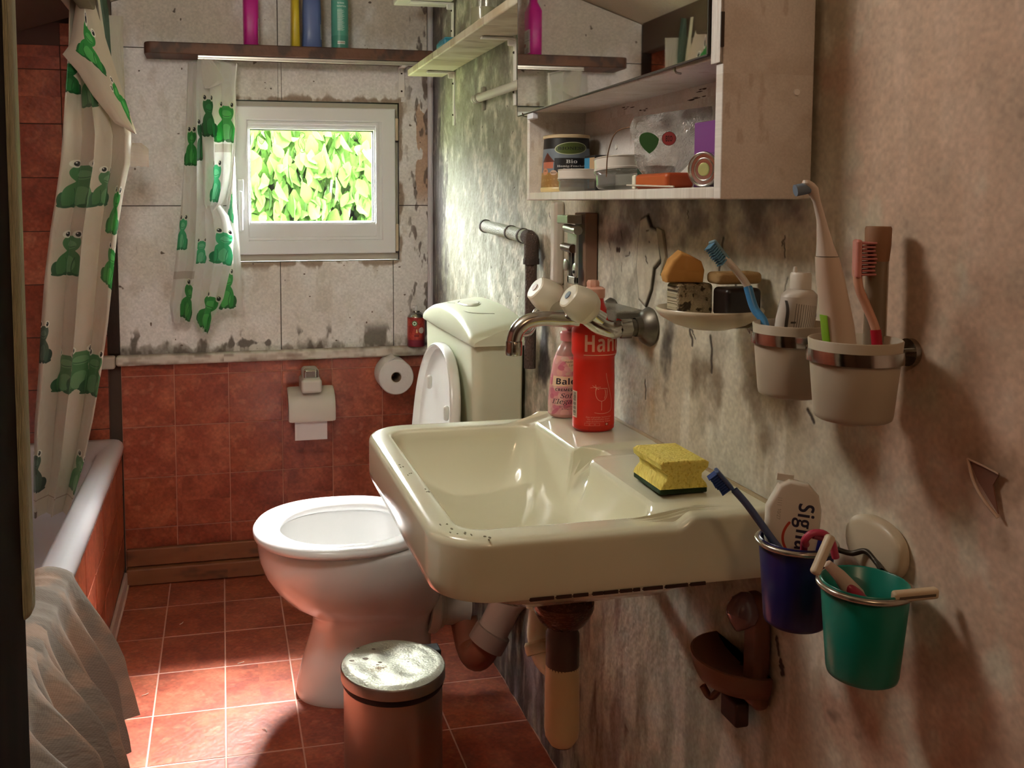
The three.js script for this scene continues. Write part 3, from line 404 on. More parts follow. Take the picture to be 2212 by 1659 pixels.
// waste trap below the basin
{
  const cx = 0.497, cz = 1.69, t = thing('sink_trap', 'cream plastic bottle trap with tarnished top hanging below the washbasin', 'drain trap', [cx, 0.355, cz]);
  obj('tail_cup', latheC([[0.012, 0.548], [0.030, 0.550], [0.036, 0.556], [0.043, 0.568], [0.047, 0.578], [0.047, 0.586], [0.030, 0.600], [0.030, 0.6115], [0, 0.6118]], 36).translate(cx, 0, cz), M('#5d3d25', 0.45, { metalness: 0.5, roughnessMap: bumpFine }), t, 'brown tarnished brass cup');
  obj('tail_pipe', latheC([[0.024, 0.475], [0.0255, 0.48], [0.0255, 0.535], [0.023, 0.54], [0.023, 0.55]], 32).translate(cx, 0, cz), M('#5b4a40', 0.5, { metalness: 0.55 }), t, 'dull metal tail pipe');
  obj('trap_body', latheC([[0, 0.3555], [0.008, 0.356], [0.018, 0.3605], [0.0255, 0.373], [0.0268, 0.385], [0.0262, 0.46], [0.0255, 0.486], [0, 0.486]], 36, 0.9).translate(cx, 0, cz), M('#cdb487', 0.4), t);
  obj('seam', new THREE.TorusGeometry(0.0158, 0.0009, 6, 30).rotateX(Math.PI / 2).translate(cx, 0.3592, cz), M('#4a3620', 0.8), t);
  const p = [[cx - 0.004, 0.470, cz - 0.016], [cx - 0.014, 0.477, cz - 0.040], [cx - 0.017, 0.503, cz - 0.060], [cx - 0.010, 0.534, cz - 0.074], [cx, 0.562, cz - 0.084], [cx + 0.025, 0.584, cz - 0.09], [cx + 0.08, 0.59, cz - 0.09], [W, 0.59, cz - 0.09]];
  const elbow = obj('outlet_elbow', tube(p, 0.0185, 60, 18), M('#e4dec2', 0.4), t, 'pale plastic elbow to the wall');
  const nut = (at, dir) => along(latheC([[0.019, -0.010], [0.0245, -0.009], [0.0255, -0.004], [0.0255, 0.006], [0.023, 0.010], [0.019, 0.010]], 24), dir, at);
  obj('nut', nut([cx - 0.0165, 0.490, cz - 0.052], [-0.1, 0.9, -0.55]), M('#d8cfae', 0.4), elbow); obj('nut', nut([cx - 0.006, 0.545, cz - 0.078], [0.3, 0.9, -0.35]), M('#d8cfae', 0.4), elbow);
}

// ================================================================ TAP
{
  const t = thing('mixer_tap', 'old chrome wall mixer tap with two white knobs and long curved spout', 'tap', [W, 0.99, 1.54]);
  const y = 0.992, bx = 0.575;
  for (const [z, l] of [[1.615, 1], [1.465, 0]]) {
    const u = obj('wall_union', [along(latheC([[0.013, 0], [0.030, 0.001], [0.032, 0.006], [0.026, 0.016], [0.017, 0.021], [0.015, 0.03]], 28), [-1, 0, 0], [W + 0.002, y - 0.002, z]), rod([W - 0.02, y - 0.002, z], [W - 0.055, y - 0.003, z], 0.0135)], M('#6b645a', 0.38, { metalness: 0.85 }), t, l ? 'tarnished chrome union nearer the doorway' : undefined);
    obj('nut', along(new THREE.CylinderGeometry(0.0175, 0.0175, 0.018, 6), [1, 0, 0], [W - 0.046, y - 0.003, z]), mChromeDull, u);
  }
  obj('arm', [tube([[W - 0.05, y - 0.003, 1.615], [W - 0.068, y - 0.006, 1.616], [W - 0.088, y + 0.002, 1.612], [W - 0.108, y + 0.018, 1.602], [W - 0.125, y + 0.028, 1.594]], 0.0138, 40, 16), tube([[W - 0.05, y - 0.003, 1.465], [W - 0.08, y + 0.002, 1.467], [W - 0.108, y + 0.018, 1.475], [W - 0.122, y + 0.024, 1.482]], 0.0138, 40, 16)], mChrome, t);
  obj('body', [tube([[W - 0.118, y + 0.022, 1.475], [W - 0.120, y + 0.016, 1.535], [W - 0.118, y + 0.024, 1.60]], 0.0175, 30, 18), ball(W - 0.119, y + 0.024, 1.602, 0.0178), ball(W - 0.119, y + 0.022, 1.475, 0.0178)], mChrome, t);
  obj('spout', tube([[W - 0.112, y + 0.009, 1.588], [W - 0.122, y + 0.010, 1.586], [W - 0.14, y + 0.010, 1.584], [W - 0.175, y + 0.012, 1.583], [W - 0.198, y + 0.007, 1.582], [W - 0.213, y - 0.006, 1.581], [W - 0.2185, y - 0.022, 1.581], [W - 0.2185, y - 0.038, 1.581]], 0.0122, 70, 18), mChrome, t);
  obj('nozzle', latheC([[0.009, -0.018], [0.0125, -0.0175], [0.0132, -0.015], [0.0132, 0.004], [0.012, 0.006]], 28).translate(W - 0.2185, y - 0.028, 1.581), mChromeDull, t, 'ribbed chrome nozzle');
  const knob = (cx, cy, cz, cap, lab) => {
    const dir = V(-0.82, 0.58, 0.06).normalize(), q = new THREE.Quaternion().setFromUnitVectors(V(0, 1, 0), dir), put = (g) => { g.applyQuaternion(q); return g.translate(cx, cy, cz); };
    const pr = [[-0.030, 0.010], [-0.028, 0.017], [-0.022, 0.0245], [-0.012, 0.0285], [0.0, 0.0285], [0.010, 0.0262], [0.020, 0.0228], [0.0235, 0.0215], [0.0252, 0.019]];
    const rg = pr.map(([h, r]) => [...Array(64)].map((_, j) => { const a = (j / 64) * 6.28318, k = r * (1 - 0.05 * (1 - Math.abs(Math.cos(2.5 * a)) ** 2)); return [Math.cos(a) * k, h, Math.sin(a) * k]; }));
    const kn = obj('knob', put(loft(rg, { cap0: true, cap1: true, crease: 0.3 })), M('#d9d2bd', 0.3), t, lab);
    obj('marker', put(new THREE.CylinderGeometry(0.0066, 0.0066, 0.0016, 24).translate(0, 0.0256, 0)), M(cap, 0.35), kn, cap === '#8a4a2e' ? 'red hot-water marker' : 'blue-black cold-water marker');
    obj('stem', put(new THREE.CylinderGeometry(0.011, 0.013, 0.02, 20).translate(0, -0.036, 0)), mChrome, kn);
  };
  knob(0.5335, 1.032, 1.5, '#8a4a2e'); knob(0.548, 1.030, 1.617, '#2b3446');
  obj('loop_pipe', tube([[W - 0.004, 0.985, 1.37], [W - 0.05, 1.0, 1.38], [W - 0.10, 1.002, 1.395], [W - 0.122, 0.988, 1.40], [W - 0.124, 0.970, 1.40], [W - 0.134, 0.957, 1.405], [W - 0.152, 0.955, 1.41]], 0.0062, 60, 12), mChrome, t, 'small bent chrome pipe behind the spout');
}
solo('wall_ledge', 'short grey plaster ledge on the wall behind the tap', 'ledge', [W - 0.03, 0.995, 1.52], [rbox(W - 0.055, W + 0.002, 0.996, 1.014, 1.44, 1.60, 0.004)], M('#8f897a', 0.8, { bumpMap: bumpFine, bumpScale: 0.002 }));

// ================================================================ TOILET
{
  const cz = 0.785, t = thing('toilet', 'white ceramic toilet with raised lid at the right wall', 'toilet', [0.33, 0, cz]);
  const R = [[0, 0.160, 0.50, 0.098], [0.012, 0.157, 0.502, 0.102], [0.03, 0.160, 0.50, 0.100], [0.10, 0.178, 0.49, 0.094], [0.165, 0.198, 0.49, 0.092], [0.195, 0.200, 0.50, 0.098], [0.215, 0.178, 0.51, 0.118], [0.24, 0.140, 0.515, 0.142], [0.275, 0.108, 0.52, 0.166], [0.31, 0.086, 0.525, 0.182], [0.345, 0.074, 0.53, 0.190], [0.375, 0.070, 0.53, 0.193], [0.392, 0.070, 0.53, 0.193], [0.398, 0.075, 0.528, 0.189]];
  const egg = (y, x0, x1, hw, p = 2.15, n = 72) => { const xm = lerp(x0, x1, 0.5); return [...Array(n)].map((_, j) => { const a = (j / n) * 6.283185, c = Math.cos(a), s = Math.sin(a), q = c > 0 ? 2.6 : p; return [xm + (x1 - x0) / 2 * Math.sign(c) * Math.abs(c) ** (2 / q), y, cz + hw * Math.sign(s) * Math.abs(s) ** (2 / p)]; }); };
  const ins = [[0.398, 0.115, 0.45, 0.145], [0.385, 0.118, 0.448, 0.142], [0.35, 0.125, 0.445, 0.136], [0.30, 0.15, 0.43, 0.118], [0.24, 0.19, 0.41, 0.09], [0.20, 0.24, 0.39, 0.06], [0.19, 0.27, 0.37, 0.045]];
  obj('bowl', loft([...R.map((r) => egg(...r)), ...ins.map((r) => egg(...r, 2))], { cap0: true, cap1: true, crease: 1.1 }), mToilet, t);
  obj('water', loft([egg(0.246, 0.19, 0.412, 0.09, 2)], {}) && loft([egg(0.2455, 0.195, 0.405, 0.086, 2), egg(0.246, 0.195, 0.405, 0.086, 2)], { cap1: true }), M('#aab4b6', 0.04, { transmission: 0.3 }), t);
  const seat = [[0.3995, 0.066, 0.47, 0.196], [0.402, 0.061, 0.472, 0.201], [0.412, 0.060, 0.473, 0.202], [0.420, 0.066, 0.470, 0.196], [0.4225, 0.080, 0.462, 0.184], [0.421, 0.104, 0.448, 0.158], [0.414, 0.121, 0.432, 0.141], [0.404, 0.124, 0.430, 0.138], [0.3995, 0.122, 0.432, 0.140]];
  obj('seat', loft(seat.map((r) => egg(...r)), { crease: 1.2 }), M('#f1f2f3', 0.22), t, 'white plastic seat, down');
  // lid: a shallow shell standing up, leaning on the cistern
  const lid = (inset, d) => [...Array(72)].map((_, j) => { const a = (j / 72) * 6.283185, c = Math.cos(a), s = Math.sin(a), hy = 0.205 - inset, hz = 0.198 - inset; const ly = hy * Math.sign(s) * Math.abs(s) ** (s < 0 ? 0.7 : 0.92), lz = hz * Math.sign(c) * Math.abs(c) ** 0.9; return [0.509 + 0.10 * ly - d, 0.640 + 0.985 * ly, 0.765 + lz]; });
  const ld = obj('lid', loft([lid(0.012, -0.012), lid(0.004, -0.010), lid(0, -0.004), lid(0, 0.012), lid(0.004, 0.016), lid(0.009, 0.014), lid(0.014, 0.0), lid(0.03, -0.003)], { cap0: true, cap1: true, crease: 0.9 }), M('#e9e9e2', 0.22), t, 'raised white lid, inner side facing the room');
  const mBuf = M('#dfdfd6', 0.3); obj('buffer', new THREE.CapsuleGeometry(0.007, 0.022, 6, 12).translate(0.508, 0.735, 0.70), mBuf, ld); obj('buffer', new THREE.CapsuleGeometry(0.007, 0.022, 6, 12).translate(0.503, 0.70, 0.905), mBuf, ld);
  obj('hinge', [rod([0.478, 0.425, 0.69], [0.478, 0.425, 0.73], 0.012), rod([0.478, 0.425, 0.84], [0.478, 0.425, 0.88], 0.012), rbox(0.455, 0.50, 0.40, 0.424, 0.675, 0.895, 0.006)], mPlasticW, t);
  obj('outlet', along(latheC([[0.03, -0.03], [0.052, -0.03], [0.056, -0.024], [0.056, 0.0], [0.052, 0.006], [0.046, 0.008], [0.046, 0.07]], 32), [1, -0.12, 0], [0.512, 0.195, 0.80]), M('#b5a99b', 0.4), t, 'ceramic outlet spigot');
  obj('collar', along(latheC([[0.05, -0.012], [0.064, -0.012], [0.066, -0.006], [0.066, 0.008], [0.06, 0.014], [0.05, 0.014]], 32), [1, -0.12, 0], [0.492, 0.197, 0.80]), M('#cfc8bb', 0.45), t, 'grey sleeve on the outlet');
}
{ // cistern on the wall behind
  const z0 = 0.47, z1 = 0.995, t = thing('cistern', 'pale green-white plastic cistern on the wall behind the toilet', 'cistern', [0.61, 0.44, 0.73]);
  const bodyR = [[0.44, 0.030, 0.56], [0.47, 0.022, 0.552], [0.60, 0.014, 0.549], [0.86, 0.006, 0.546], [0.868, 0.006, 0.546]].map(([y, i, x]) => rrect(x, 0.662, z0 + i, z1 - i, [0.006, 0.022, 0.022, 0.006], y, 8, 20));
  obj('tank', loft(bodyR, { cap0: true, cap1: true, crease: 0.9 }), mCistern, t);
  // lid: front edge dips in an arch, top rises to the wall
  const zA = z0 - 0.003, zB = z1 + 0.003, n = 40, rows = [];
  const dome = (s) => 0.046 * Math.max(0, 1 - Math.abs(2 * s - 1) ** 2.4);
  const prof = (s) => { const d = dome(s), r = 0.010; return [[0.666, 0.868], [0.541, 0.868], [0.5385, 0.871], [0.5385, 0.874 + d], [0.541, 0.880 + d], [0.549, 0.8845 + d], [0.575, 0.895 + d * 0.85], [0.61, 0.906 + d * 0.7], [0.662, 0.916 + d * 0.58], [0.666, 0.914 + d * 0.58]]; };
  for (let i = 0; i <= n; i++) { const s = i / n, e = Math.min(1, Math.min(s, 1 - s) / 0.03), zz = lerp(zA, zB, s); rows.push(prof(s).map(([x, y]) => [x + (x < 0.6 ? 0.006 * (1 - e) ** 2 : 0), y - (y > 0.87 ? 0.004 * (1 - e) ** 2 : 0), zz])); }
  obj('lid', loft(rows.reverse(), { cap0: true, cap1: true, crease: 0.7 }), mCistern, t, 'cistern lid with arched front edge');
  const topY = (x, z) => { const s = (z - zA) / (zB - zA), pr = prof(s).slice(4, 9); let k = 0; while (k < pr.length - 2 && x > pr[k + 1][0]) k++; return lerp(pr[k][1], pr[k + 1][1], (x - pr[k][0]) / (pr[k + 1][0] - pr[k][0])); };
  const ring = (r0, k) => { const pts = []; for (let j = 0; j <= 40; j++) { const a = (j / 40) * 6.2832, x = 0.602 + 0.022 * k * Math.cos(a) + r0, z = 0.735 + 0.055 * k * Math.sin(a); pts.push([x, topY(x, z) + 0.0008, z]); } return tube(pts, 0.0011, 80, 6); };
  const btn = []; for (let r = 0; r < 3; r++) btn.push([...Array(40)].map((_, j) => { const a = (j / 40) * 6.2832, k = [1, 0.95, 0.6][r], x = 0.602 + 0.022 * k * Math.cos(a), z = 0.735 + 0.055 * k * Math.sin(a); return [x, topY(x, z) + [0.0006, 0.003, 0.0035][r], z]; }));
  obj('flush_button', loft(btn, { cap1: true, crease: 0.9 }), M('#d3d4c0', 0.3), t); obj('button_ring', ring(0, 1.12), M('#b9baa4', 0.4), t);
const mScr = M('#8d907a', 0.7); obj('scratch', tube([[0.56, topY(0.56, 0.82) + 0.0005, 0.80], [0.575, topY(0.575, 0.86) + 0.0005, 0.86], [0.62, topY(0.62, 0.90) + 0.0005, 0.90]], 0.0007, 20, 5), mScr, t); obj('scratch', tube([[0.565, topY(0.565, 0.66) + 0.0005, 0.66], [0.575, topY(0.575, 0.7) + 0.0005, 0.70]], 0.0006, 12, 5), mScr, t);
}
// waste pipes on the floor behind the toilet
{
  const t = thing('soil_pipe', 'pinkish grey plastic soil pipe running from the toilet to the wall', 'pipe', [0.60, 0.05, 0.97]);
  obj('pipe', tube([[W + 0.02, 0.300, 0.97], [0.645, 0.262, 0.955], [0.616, 0.205, 0.945], [0.595, 0.165, 0.945]], 0.037, 30, 20), M('#a78e80', 0.55), t);
  obj('socket', along(latheC([[0.036, -0.02], [0.043, -0.018], [0.044, 0.0], [0.044, 0.02], [0.036, 0.022]], 28), [-0.5, -0.85, 0], [0.598, 0.170, 0.945]), M('#8f7466', 0.55), t);
  obj('bend', tube([[0.597, 0.17, 0.945], [0.585, 0.13, 0.93], [0.58, 0.10, 0.89], [0.578, 0.10, 0.84], [0.57, 0.16, 0.81]], 0.034, 40, 18), M('#8a4f36', 0.6), t, 'rust brown lower bend');
}
// ================================================================ BATH
{
  const t = thing('bathtub', 'white enamel bathtub behind the red tiled front', 'bathtub', [-0.655, 0.0, 0.82]);
  const o = (i, y, r = 0.012) => rrect(XL + 0.004 + i * 0.2, -0.306 - i, 0.006 + i * 0.3, 1.72 - i * 0.3, r, y, 8, 30), q = (i, y) => rrect(XL + 0.07 + i, -0.372 - i, 0.06 + i, 1.66 - i, 0.11, y, 8, 30);
  obj('tub', loft([o(0.004, 0.418), o(0, 0.424), o(0, 0.440), o(0.004, 0.453), o(0.013, 0.461), o(0.024, 0.464), q(-0.012, 0.461), q(-0.002, 0.452), q(0.006, 0.435), q(0.03, 0.25), q(0.06, 0.12), q(0.12, 0.09)], { cap1: true, crease: 1.1 }), M('#e9e8ee', 0.15, { clearcoat: 0.5 }), t);
  obj('overflow_knob', along(latheC([[0, 0], [0.012, 0], [0.012, 0.004], [0.006, 0.009], [0, 0.01]], 16), [1, 0, 0], [-0.9, 0.3, 0.6]), mChrome, t);
}
{ // tiled front of the bath
  const t = struct('bath_front', [-0.31, 0, 0.85]);
  obj('joint_bed', box(-0.345, X0 - 0.0055, 0, 0.418, 0.0, 1.74), M('#d8b6aa', 0.8), t);
  const zs = []; for (let z = 0.012; z < 1.74; z += 0.161) zs.push(z); const ys = [0.05, 0.158, 0.288, 0.417], cache = {};
  for (let i = 0; i + 1 < zs.length; i++) for (let j = 0; j + 1 < ys.length; j++) { const w = zs[i + 1] - zs[i] - 0.003, h = ys[j + 1] - ys[j] - 0.003, k = Math.floor(rnd() * 4), key = w.toFixed(4) + h.toFixed(4) + k; const g = cache[key] ??= metreUV(new RoundedBoxGeometry(0.008, h, w, 1, 0.0014), 2, 1, 1.5, k * 0.3, k * 0.2); const m = new THREE.Mesh(g, mTiles[Math.floor(rnd() * 3)]); m.name = 'tile'; m.position.set(X0 - 0.0065 + 0.31 + rr(-0.0005, 0.0005), (ys[j] + ys[j + 1]) / 2, (zs[i] + zs[i + 1]) / 2 - 0.85); m.castShadow = m.receiveShadow = true; t.add(m); }
  obj('skirting', [rbox(X0 - 0.003, X0 + 0.007, 0.001, 0.046, 0.03, 1.74, 0.003), rbox(X0 - 0.003, X0 + 0.012, 0.001, 0.008, 0.03, 1.74, 0.003)], M('#c7a79a', 0.5), t, 'pinkish plastic skirting strip');
}
// towel over the bath edge
{
  const clothTex = pixTex(512, 512, (u, v) => { const n = fbm(u * 6, v * 6, 4), w = 0.93 + 0.07 * Math.sin(u * 500) * Math.sin(v * 500); return mix3([150, 138, 128], [178, 150, 132], ss(0.42, 0.62, n)).map((x) => x * w); });
  const t = thing('towel', 'crumpled grey-beige towel hung over the bath edge', 'towel', [-0.27, 0.18, 1.28]);
  // one sheet laid over the edge: v runs from the inside of the bath over the rim and down the tiled front; hem corners hang at different heights
  const sheet = (z0, z1, hem, swing, ph, n, amp) => {
    const rows = [], N = 110; for (let i = 0; i <= N; i++) { const s = i / N, row = [];
      for (let k = 0; k <= 46; k++) { const v = k / 46, drop = cl((v - 0.3) / 0.7); let x, y;
        if (v < 0.16) { x = lerp(-0.405, -0.372, v / 0.16); y = lerp(0.40, 0.468, v / 0.16); } else if (v < 0.3) { const a = (v - 0.16) / 0.14; x = lerp(-0.372, -0.302, a); y = 0.470 + 0.006 * Math.sin(Math.PI * a) - 0.010 * a * a; } else { x = -0.302 + 0.006 * Math.min(1, drop * 6) + swing(s) * drop ** 1.25; y = lerp(0.460, hem(s), drop); }
        const w = s * n * 6.2832 + ph + 0.9 * Math.sin(2.2 * drop + ph), f = 0.5 + 0.5 * Math.sin(w), g = ss(0.22, 0.75, v), z = lerp(z0, z1, s) + 0.014 * g * Math.cos(w) + 0.010 * drop * Math.sin(s * 5 + ph);
        row.push([x + g * amp * f + 0.008 * g * (fbm(s * 9 + ph, v * 7, 3) - 0.35), y + (1 - g) * 0.012 * fbm(s * 14 + ph, v * 4, 2), z]); } rows.push(row); }
    return loft(rows, { closed: false, crease: null });
  };
  const mt = M('#ffffff', 0.95, { map: clothTex, sheen: 0.4, sheenRoughness: 0.6, sheenColor: new THREE.Color('#c8b8a8'), side: THREE.DoubleSide, bumpMap: bumpFine, bumpScale: 0.0008 });
  obj('outer_layer', sheet(1.09, 1.52, (s) => lerp(0.165, 0.05, ss(0, 1, s)), (s) => lerp(0.060, 0.03, s), 0.3, 4.6, 0.06), mt, t);
  obj('inner_layer', sheet(1.34, 1.72, (s) => lerp(0.20, 0.30, s), (s) => 0.055, 2.2, 3.6, 0.07), mt, t);
}
// ================================================================ BIN
{
  const cx = 0.322, cz = 1.20, t = thing('pedal_bin', 'small steel pedal bin with a dented, stained lid', 'bin', [cx, 0, cz]);
  const steel = M('#a9a199', 0.36, { metalness: 1 });
  obj('body', latheC([[0, 0.004], [0.098, 0.004], [0.0995, 0.008], [0.0995, 0.226], [0.096, 0.229], [0, 0.229]], 64).translate(cx, 0, cz), steel, t);
  obj('foot_ring', latheC([[0.06, 0], [0.102, 0], [0.104, 0.003], [0.104, 0.014], [0.100, 0.016]], 48).translate(cx, 0, cz), mBlack, t);
  obj('rim_ring', latheC([[0.09, 0.226], [0.100, 0.227], [0.1025, 0.231], [0.1025, 0.238], [0.09, 0.24]], 64).translate(cx, 0, cz), mBlack, t, 'black plastic band under the lid');
  const lidTex = canTex(512, 512, (c) => { c.fillStyle = '#b4b3a4'; c.fillRect(0, 0, 512, 512); for (let i = 0; i < 260; i++) { c.fillStyle = `rgba(120,104,70,${rr(0.1, 0.35)})`; c.beginPath(); c.arc(rr(40, 400), rr(30, 480), rr(0.8, 3), 0, 7); c.fill(); } for (let i = 0; i < 160; i++) { c.fillStyle = `rgba(84,58,30,${rr(0.2, 0.6)})`; c.beginPath(); c.arc(180 + rr(-60, 50) * rnd(), 290 + rr(-30, 60) * rnd(), rr(1, 5), 0, 7); c.fill(); } c.fillStyle = 'rgba(60,42,24,0.9)'; for (const [x, y, r] of [[130, 190, 13], [60, 200, 11], [190, 70, 9], [110, 60, 7], [195, 235, 9], [180, 255, 7], [330, 265, 5]]) { c.beginPath(); c.ellipse(x, y, r * 1.2, r * 0.8, 0.3, 0, 7); c.fill(); } });
  const pts = [], uv = [], idx = [], nr = 22, na = 72; for (let i = 0; i <= nr; i++) for (let j = 0; j <= na; j++) { const r = 0.1035 * (i / nr), a = (j / na) * 6.28318, x = r * Math.cos(a), z = r * Math.sin(a), e = ss(1, 0.8, i / nr); const dent = 0.010 * (fbm(x * 22 + 5, z * 22 + 2, 2) - 0.5) - 0.005 * ss(0.03, 0, Math.abs(x - 0.3 * z - 0.01)) * 0.6 + 0.004 * Math.abs(fbm(x * 30, z * 30, 1) - 0.5); pts.push(cx + x, 0.2665 + dent * e - 0.006 * e * ss(0.06, 0.02, Math.hypot(x + 0.05, z + 0.085)) - 0.004 * ss(0.9, 1, i / nr), cz + z); uv.push(0.5 + x / 0.21, 0.5 - z / 0.21); }
  for (let i = 0; i < nr; i++) for (let j = 0; j < na; j++) { const a = i * (na + 1) + j, b = a + na + 1; idx.push(a, a + 1, b, b, a + 1, b + 1); }
  const lg = new THREE.BufferGeometry(); lg.setAttribute('position', new THREE.Float32BufferAttribute(pts, 3)); lg.setAttribute('uv', new THREE.Float32BufferAttribute(uv, 2)); lg.setIndex(idx); lg.computeVertexNormals();
  const rim = latheC([[0.1035, 0.2625], [0.1052, 0.260], [0.1052, 0.2405], [0.102, 0.2395]], 64).translate(cx, 0, cz);
  const lid = obj('lid', lg, M('#ffffff', 0.5, { metalness: 0.7, map: lidTex, bumpMap: bumpFine, bumpScale: 0.0008 }), t, 'dented steel lid with brown specks'); obj('lid_rim', rim, steel, lid);
  obj('hinge', [rbox(cx + 0.075, cx + 0.112, 0.215, 0.256, cz - 0.085, cz - 0.05, 0.004)], mBlack, t);
  obj('pedal', [rbox(cx - 0.035, cx + 0.005, 0.006, 0.014, cz + 0.095, cz + 0.135, 0.003)], mBlack, t);
}

// ================================================================ SHELVES AND WHAT STANDS ON THEM
const woodTex = pixTex(512, 256, (u, v) => { const g = fbm(u * 5, v * 40, 4), n = fbm(u * 14, v * 8 + 9, 4); return mix3(mix3([88, 58, 44], [124, 84, 62], g), [58, 44, 40], 0.7 * ss(0.55, 0.72, n)); });
const mScrew = M('#3a2c22', 0.6, { metalness: 0.5 });
function bracket(t, axis, a, yTop, drop, reach, w = 0.02) {       // pressed steel angle: axis 'z' stands on the right wall, 'x' on the window wall
  const m = M('#e9e6e0', 0.4);
  const b = axis === 'z' ? [rbox(W - 0.006, W - 0.001, yTop - drop, yTop, a - w / 2, a + w / 2, 0.002), rbox(W - reach, W - 0.001, yTop - 0.006, yTop, a - w / 2, a + w / 2, 0.002), rbox(W - 0.022, W - 0.002, yTop - 0.02, yTop - 0.003, a - w * 0.25, a + w * 0.25, 0.004)] : [rbox(a - w / 2, a + w / 2, yTop - drop, yTop, 0.0005, 0.006, 0.002), rbox(a - w / 2, a + w / 2, yTop - 0.006, yTop, 0.0005, reach, 0.002), rbox(a - w * 0.25, a + w * 0.25, yTop - 0.02, yTop - 0.003, 0.002, 0.02, 0.004)];
  const br = obj('bracket', b, m, t, 'white steel angle bracket');
  for (const k of [0.22, 0.8]) obj('screw', axis === 'z' ? along(new THREE.SphereGeometry(0.0032, 10, 6), [-1, 0, 0], [W - 0.006, yTop - drop * k, a]) : new THREE.SphereGeometry(0.0032, 10, 6).translate(a, yTop - drop * k, 0.006), mScrew, br);
}
{
  const t = thing('wall_shelf', 'narrow dark wooden shelf above the window', 'shelf', [0.22, 1.52, 0.06]);
  const s = new THREE.Shape(); s.moveTo(0.648, 0.0005); s.lineTo(0.648, 0.12); s.lineTo(-0.19, 0.12); s.quadraticCurveTo(-0.211, 0.119, -0.213, 0.09); s.lineTo(-0.213, 0.0005); s.closePath();
  const g = new THREE.ExtrudeGeometry(s, { depth: 0.028, bevelEnabled: true, bevelThickness: 0.003, bevelSize: 0.003, bevelOffset: -0.003, bevelSegments: 2 }); g.rotateX(Math.PI / 2); g.translate(0, 1.654, 0); metreUV(g, 0, 1, 1.5);
  obj('board', g, M('#ffffff', 0.6, { map: woodTex, bumpMap: bumpFine, bumpScale: 0.001 }), t);
  obj('rail', [rbox(-0.06, 0.606, 1.614, 1.6225, 0.088, 0.114, 0.002), rbox(-0.06, 0.606, 1.610, 1.6145, 0.108, 0.114, 0.001)], M('#c6c2bb', 0.3, { metalness: 0.7 }), t, 'pale metal curtain rail');
  bracket(t, 'x', 0.5715, 1.6215, 0.097, 0.10, 0.021);
}
{
  const t = thing('plank_shelf', 'cream painted plank shelf on the mouldy wall left of the cabinet', 'shelf', [0.61, 1.41, 0.74]);
  const tex = pixTex(512, 512, (u, v) => { const n = fbm(u * 6, v * 20, 4); return mix3(mix3([206, 198, 176], [184, 170, 142], ss(0.4, 0.65, n)), [134, 116, 92], 0.5 * ss(0.6, 0.75, fbm(u * 10 + 3, v * 30, 3))); });
  obj('board', metreUV(rbox(0.555, 0.6645, 1.5675, 1.588, 0.186, 1.30, 0.004, 3), 0, 2, 1), M('#ffffff', 0.5, { map: tex }), t);
  bracket(t, 'z', 0.318, 1.5665, 0.155, 0.085, 0.016); bracket(t, 'z', 0.90, 1.5665, 0.155, 0.085, 0.016);
}
{
  const t = thing('high_shelf', 'white shelf high up in the far corner, its underside in view', 'shelf', [0.59, 1.66, 0.7]);
  obj('board', rbox(0.505, 0.6635, 1.767, 1.789, 0.225, 1.28, 0.004, 3), M('#d8d2ca', 0.5), t);
  bracket(t, 'z', 0.30, 1.766, 0.10, 0.13, 0.018); bracket(t, 'z', 1.0, 1.766, 0.10, 0.13, 0.018);
}
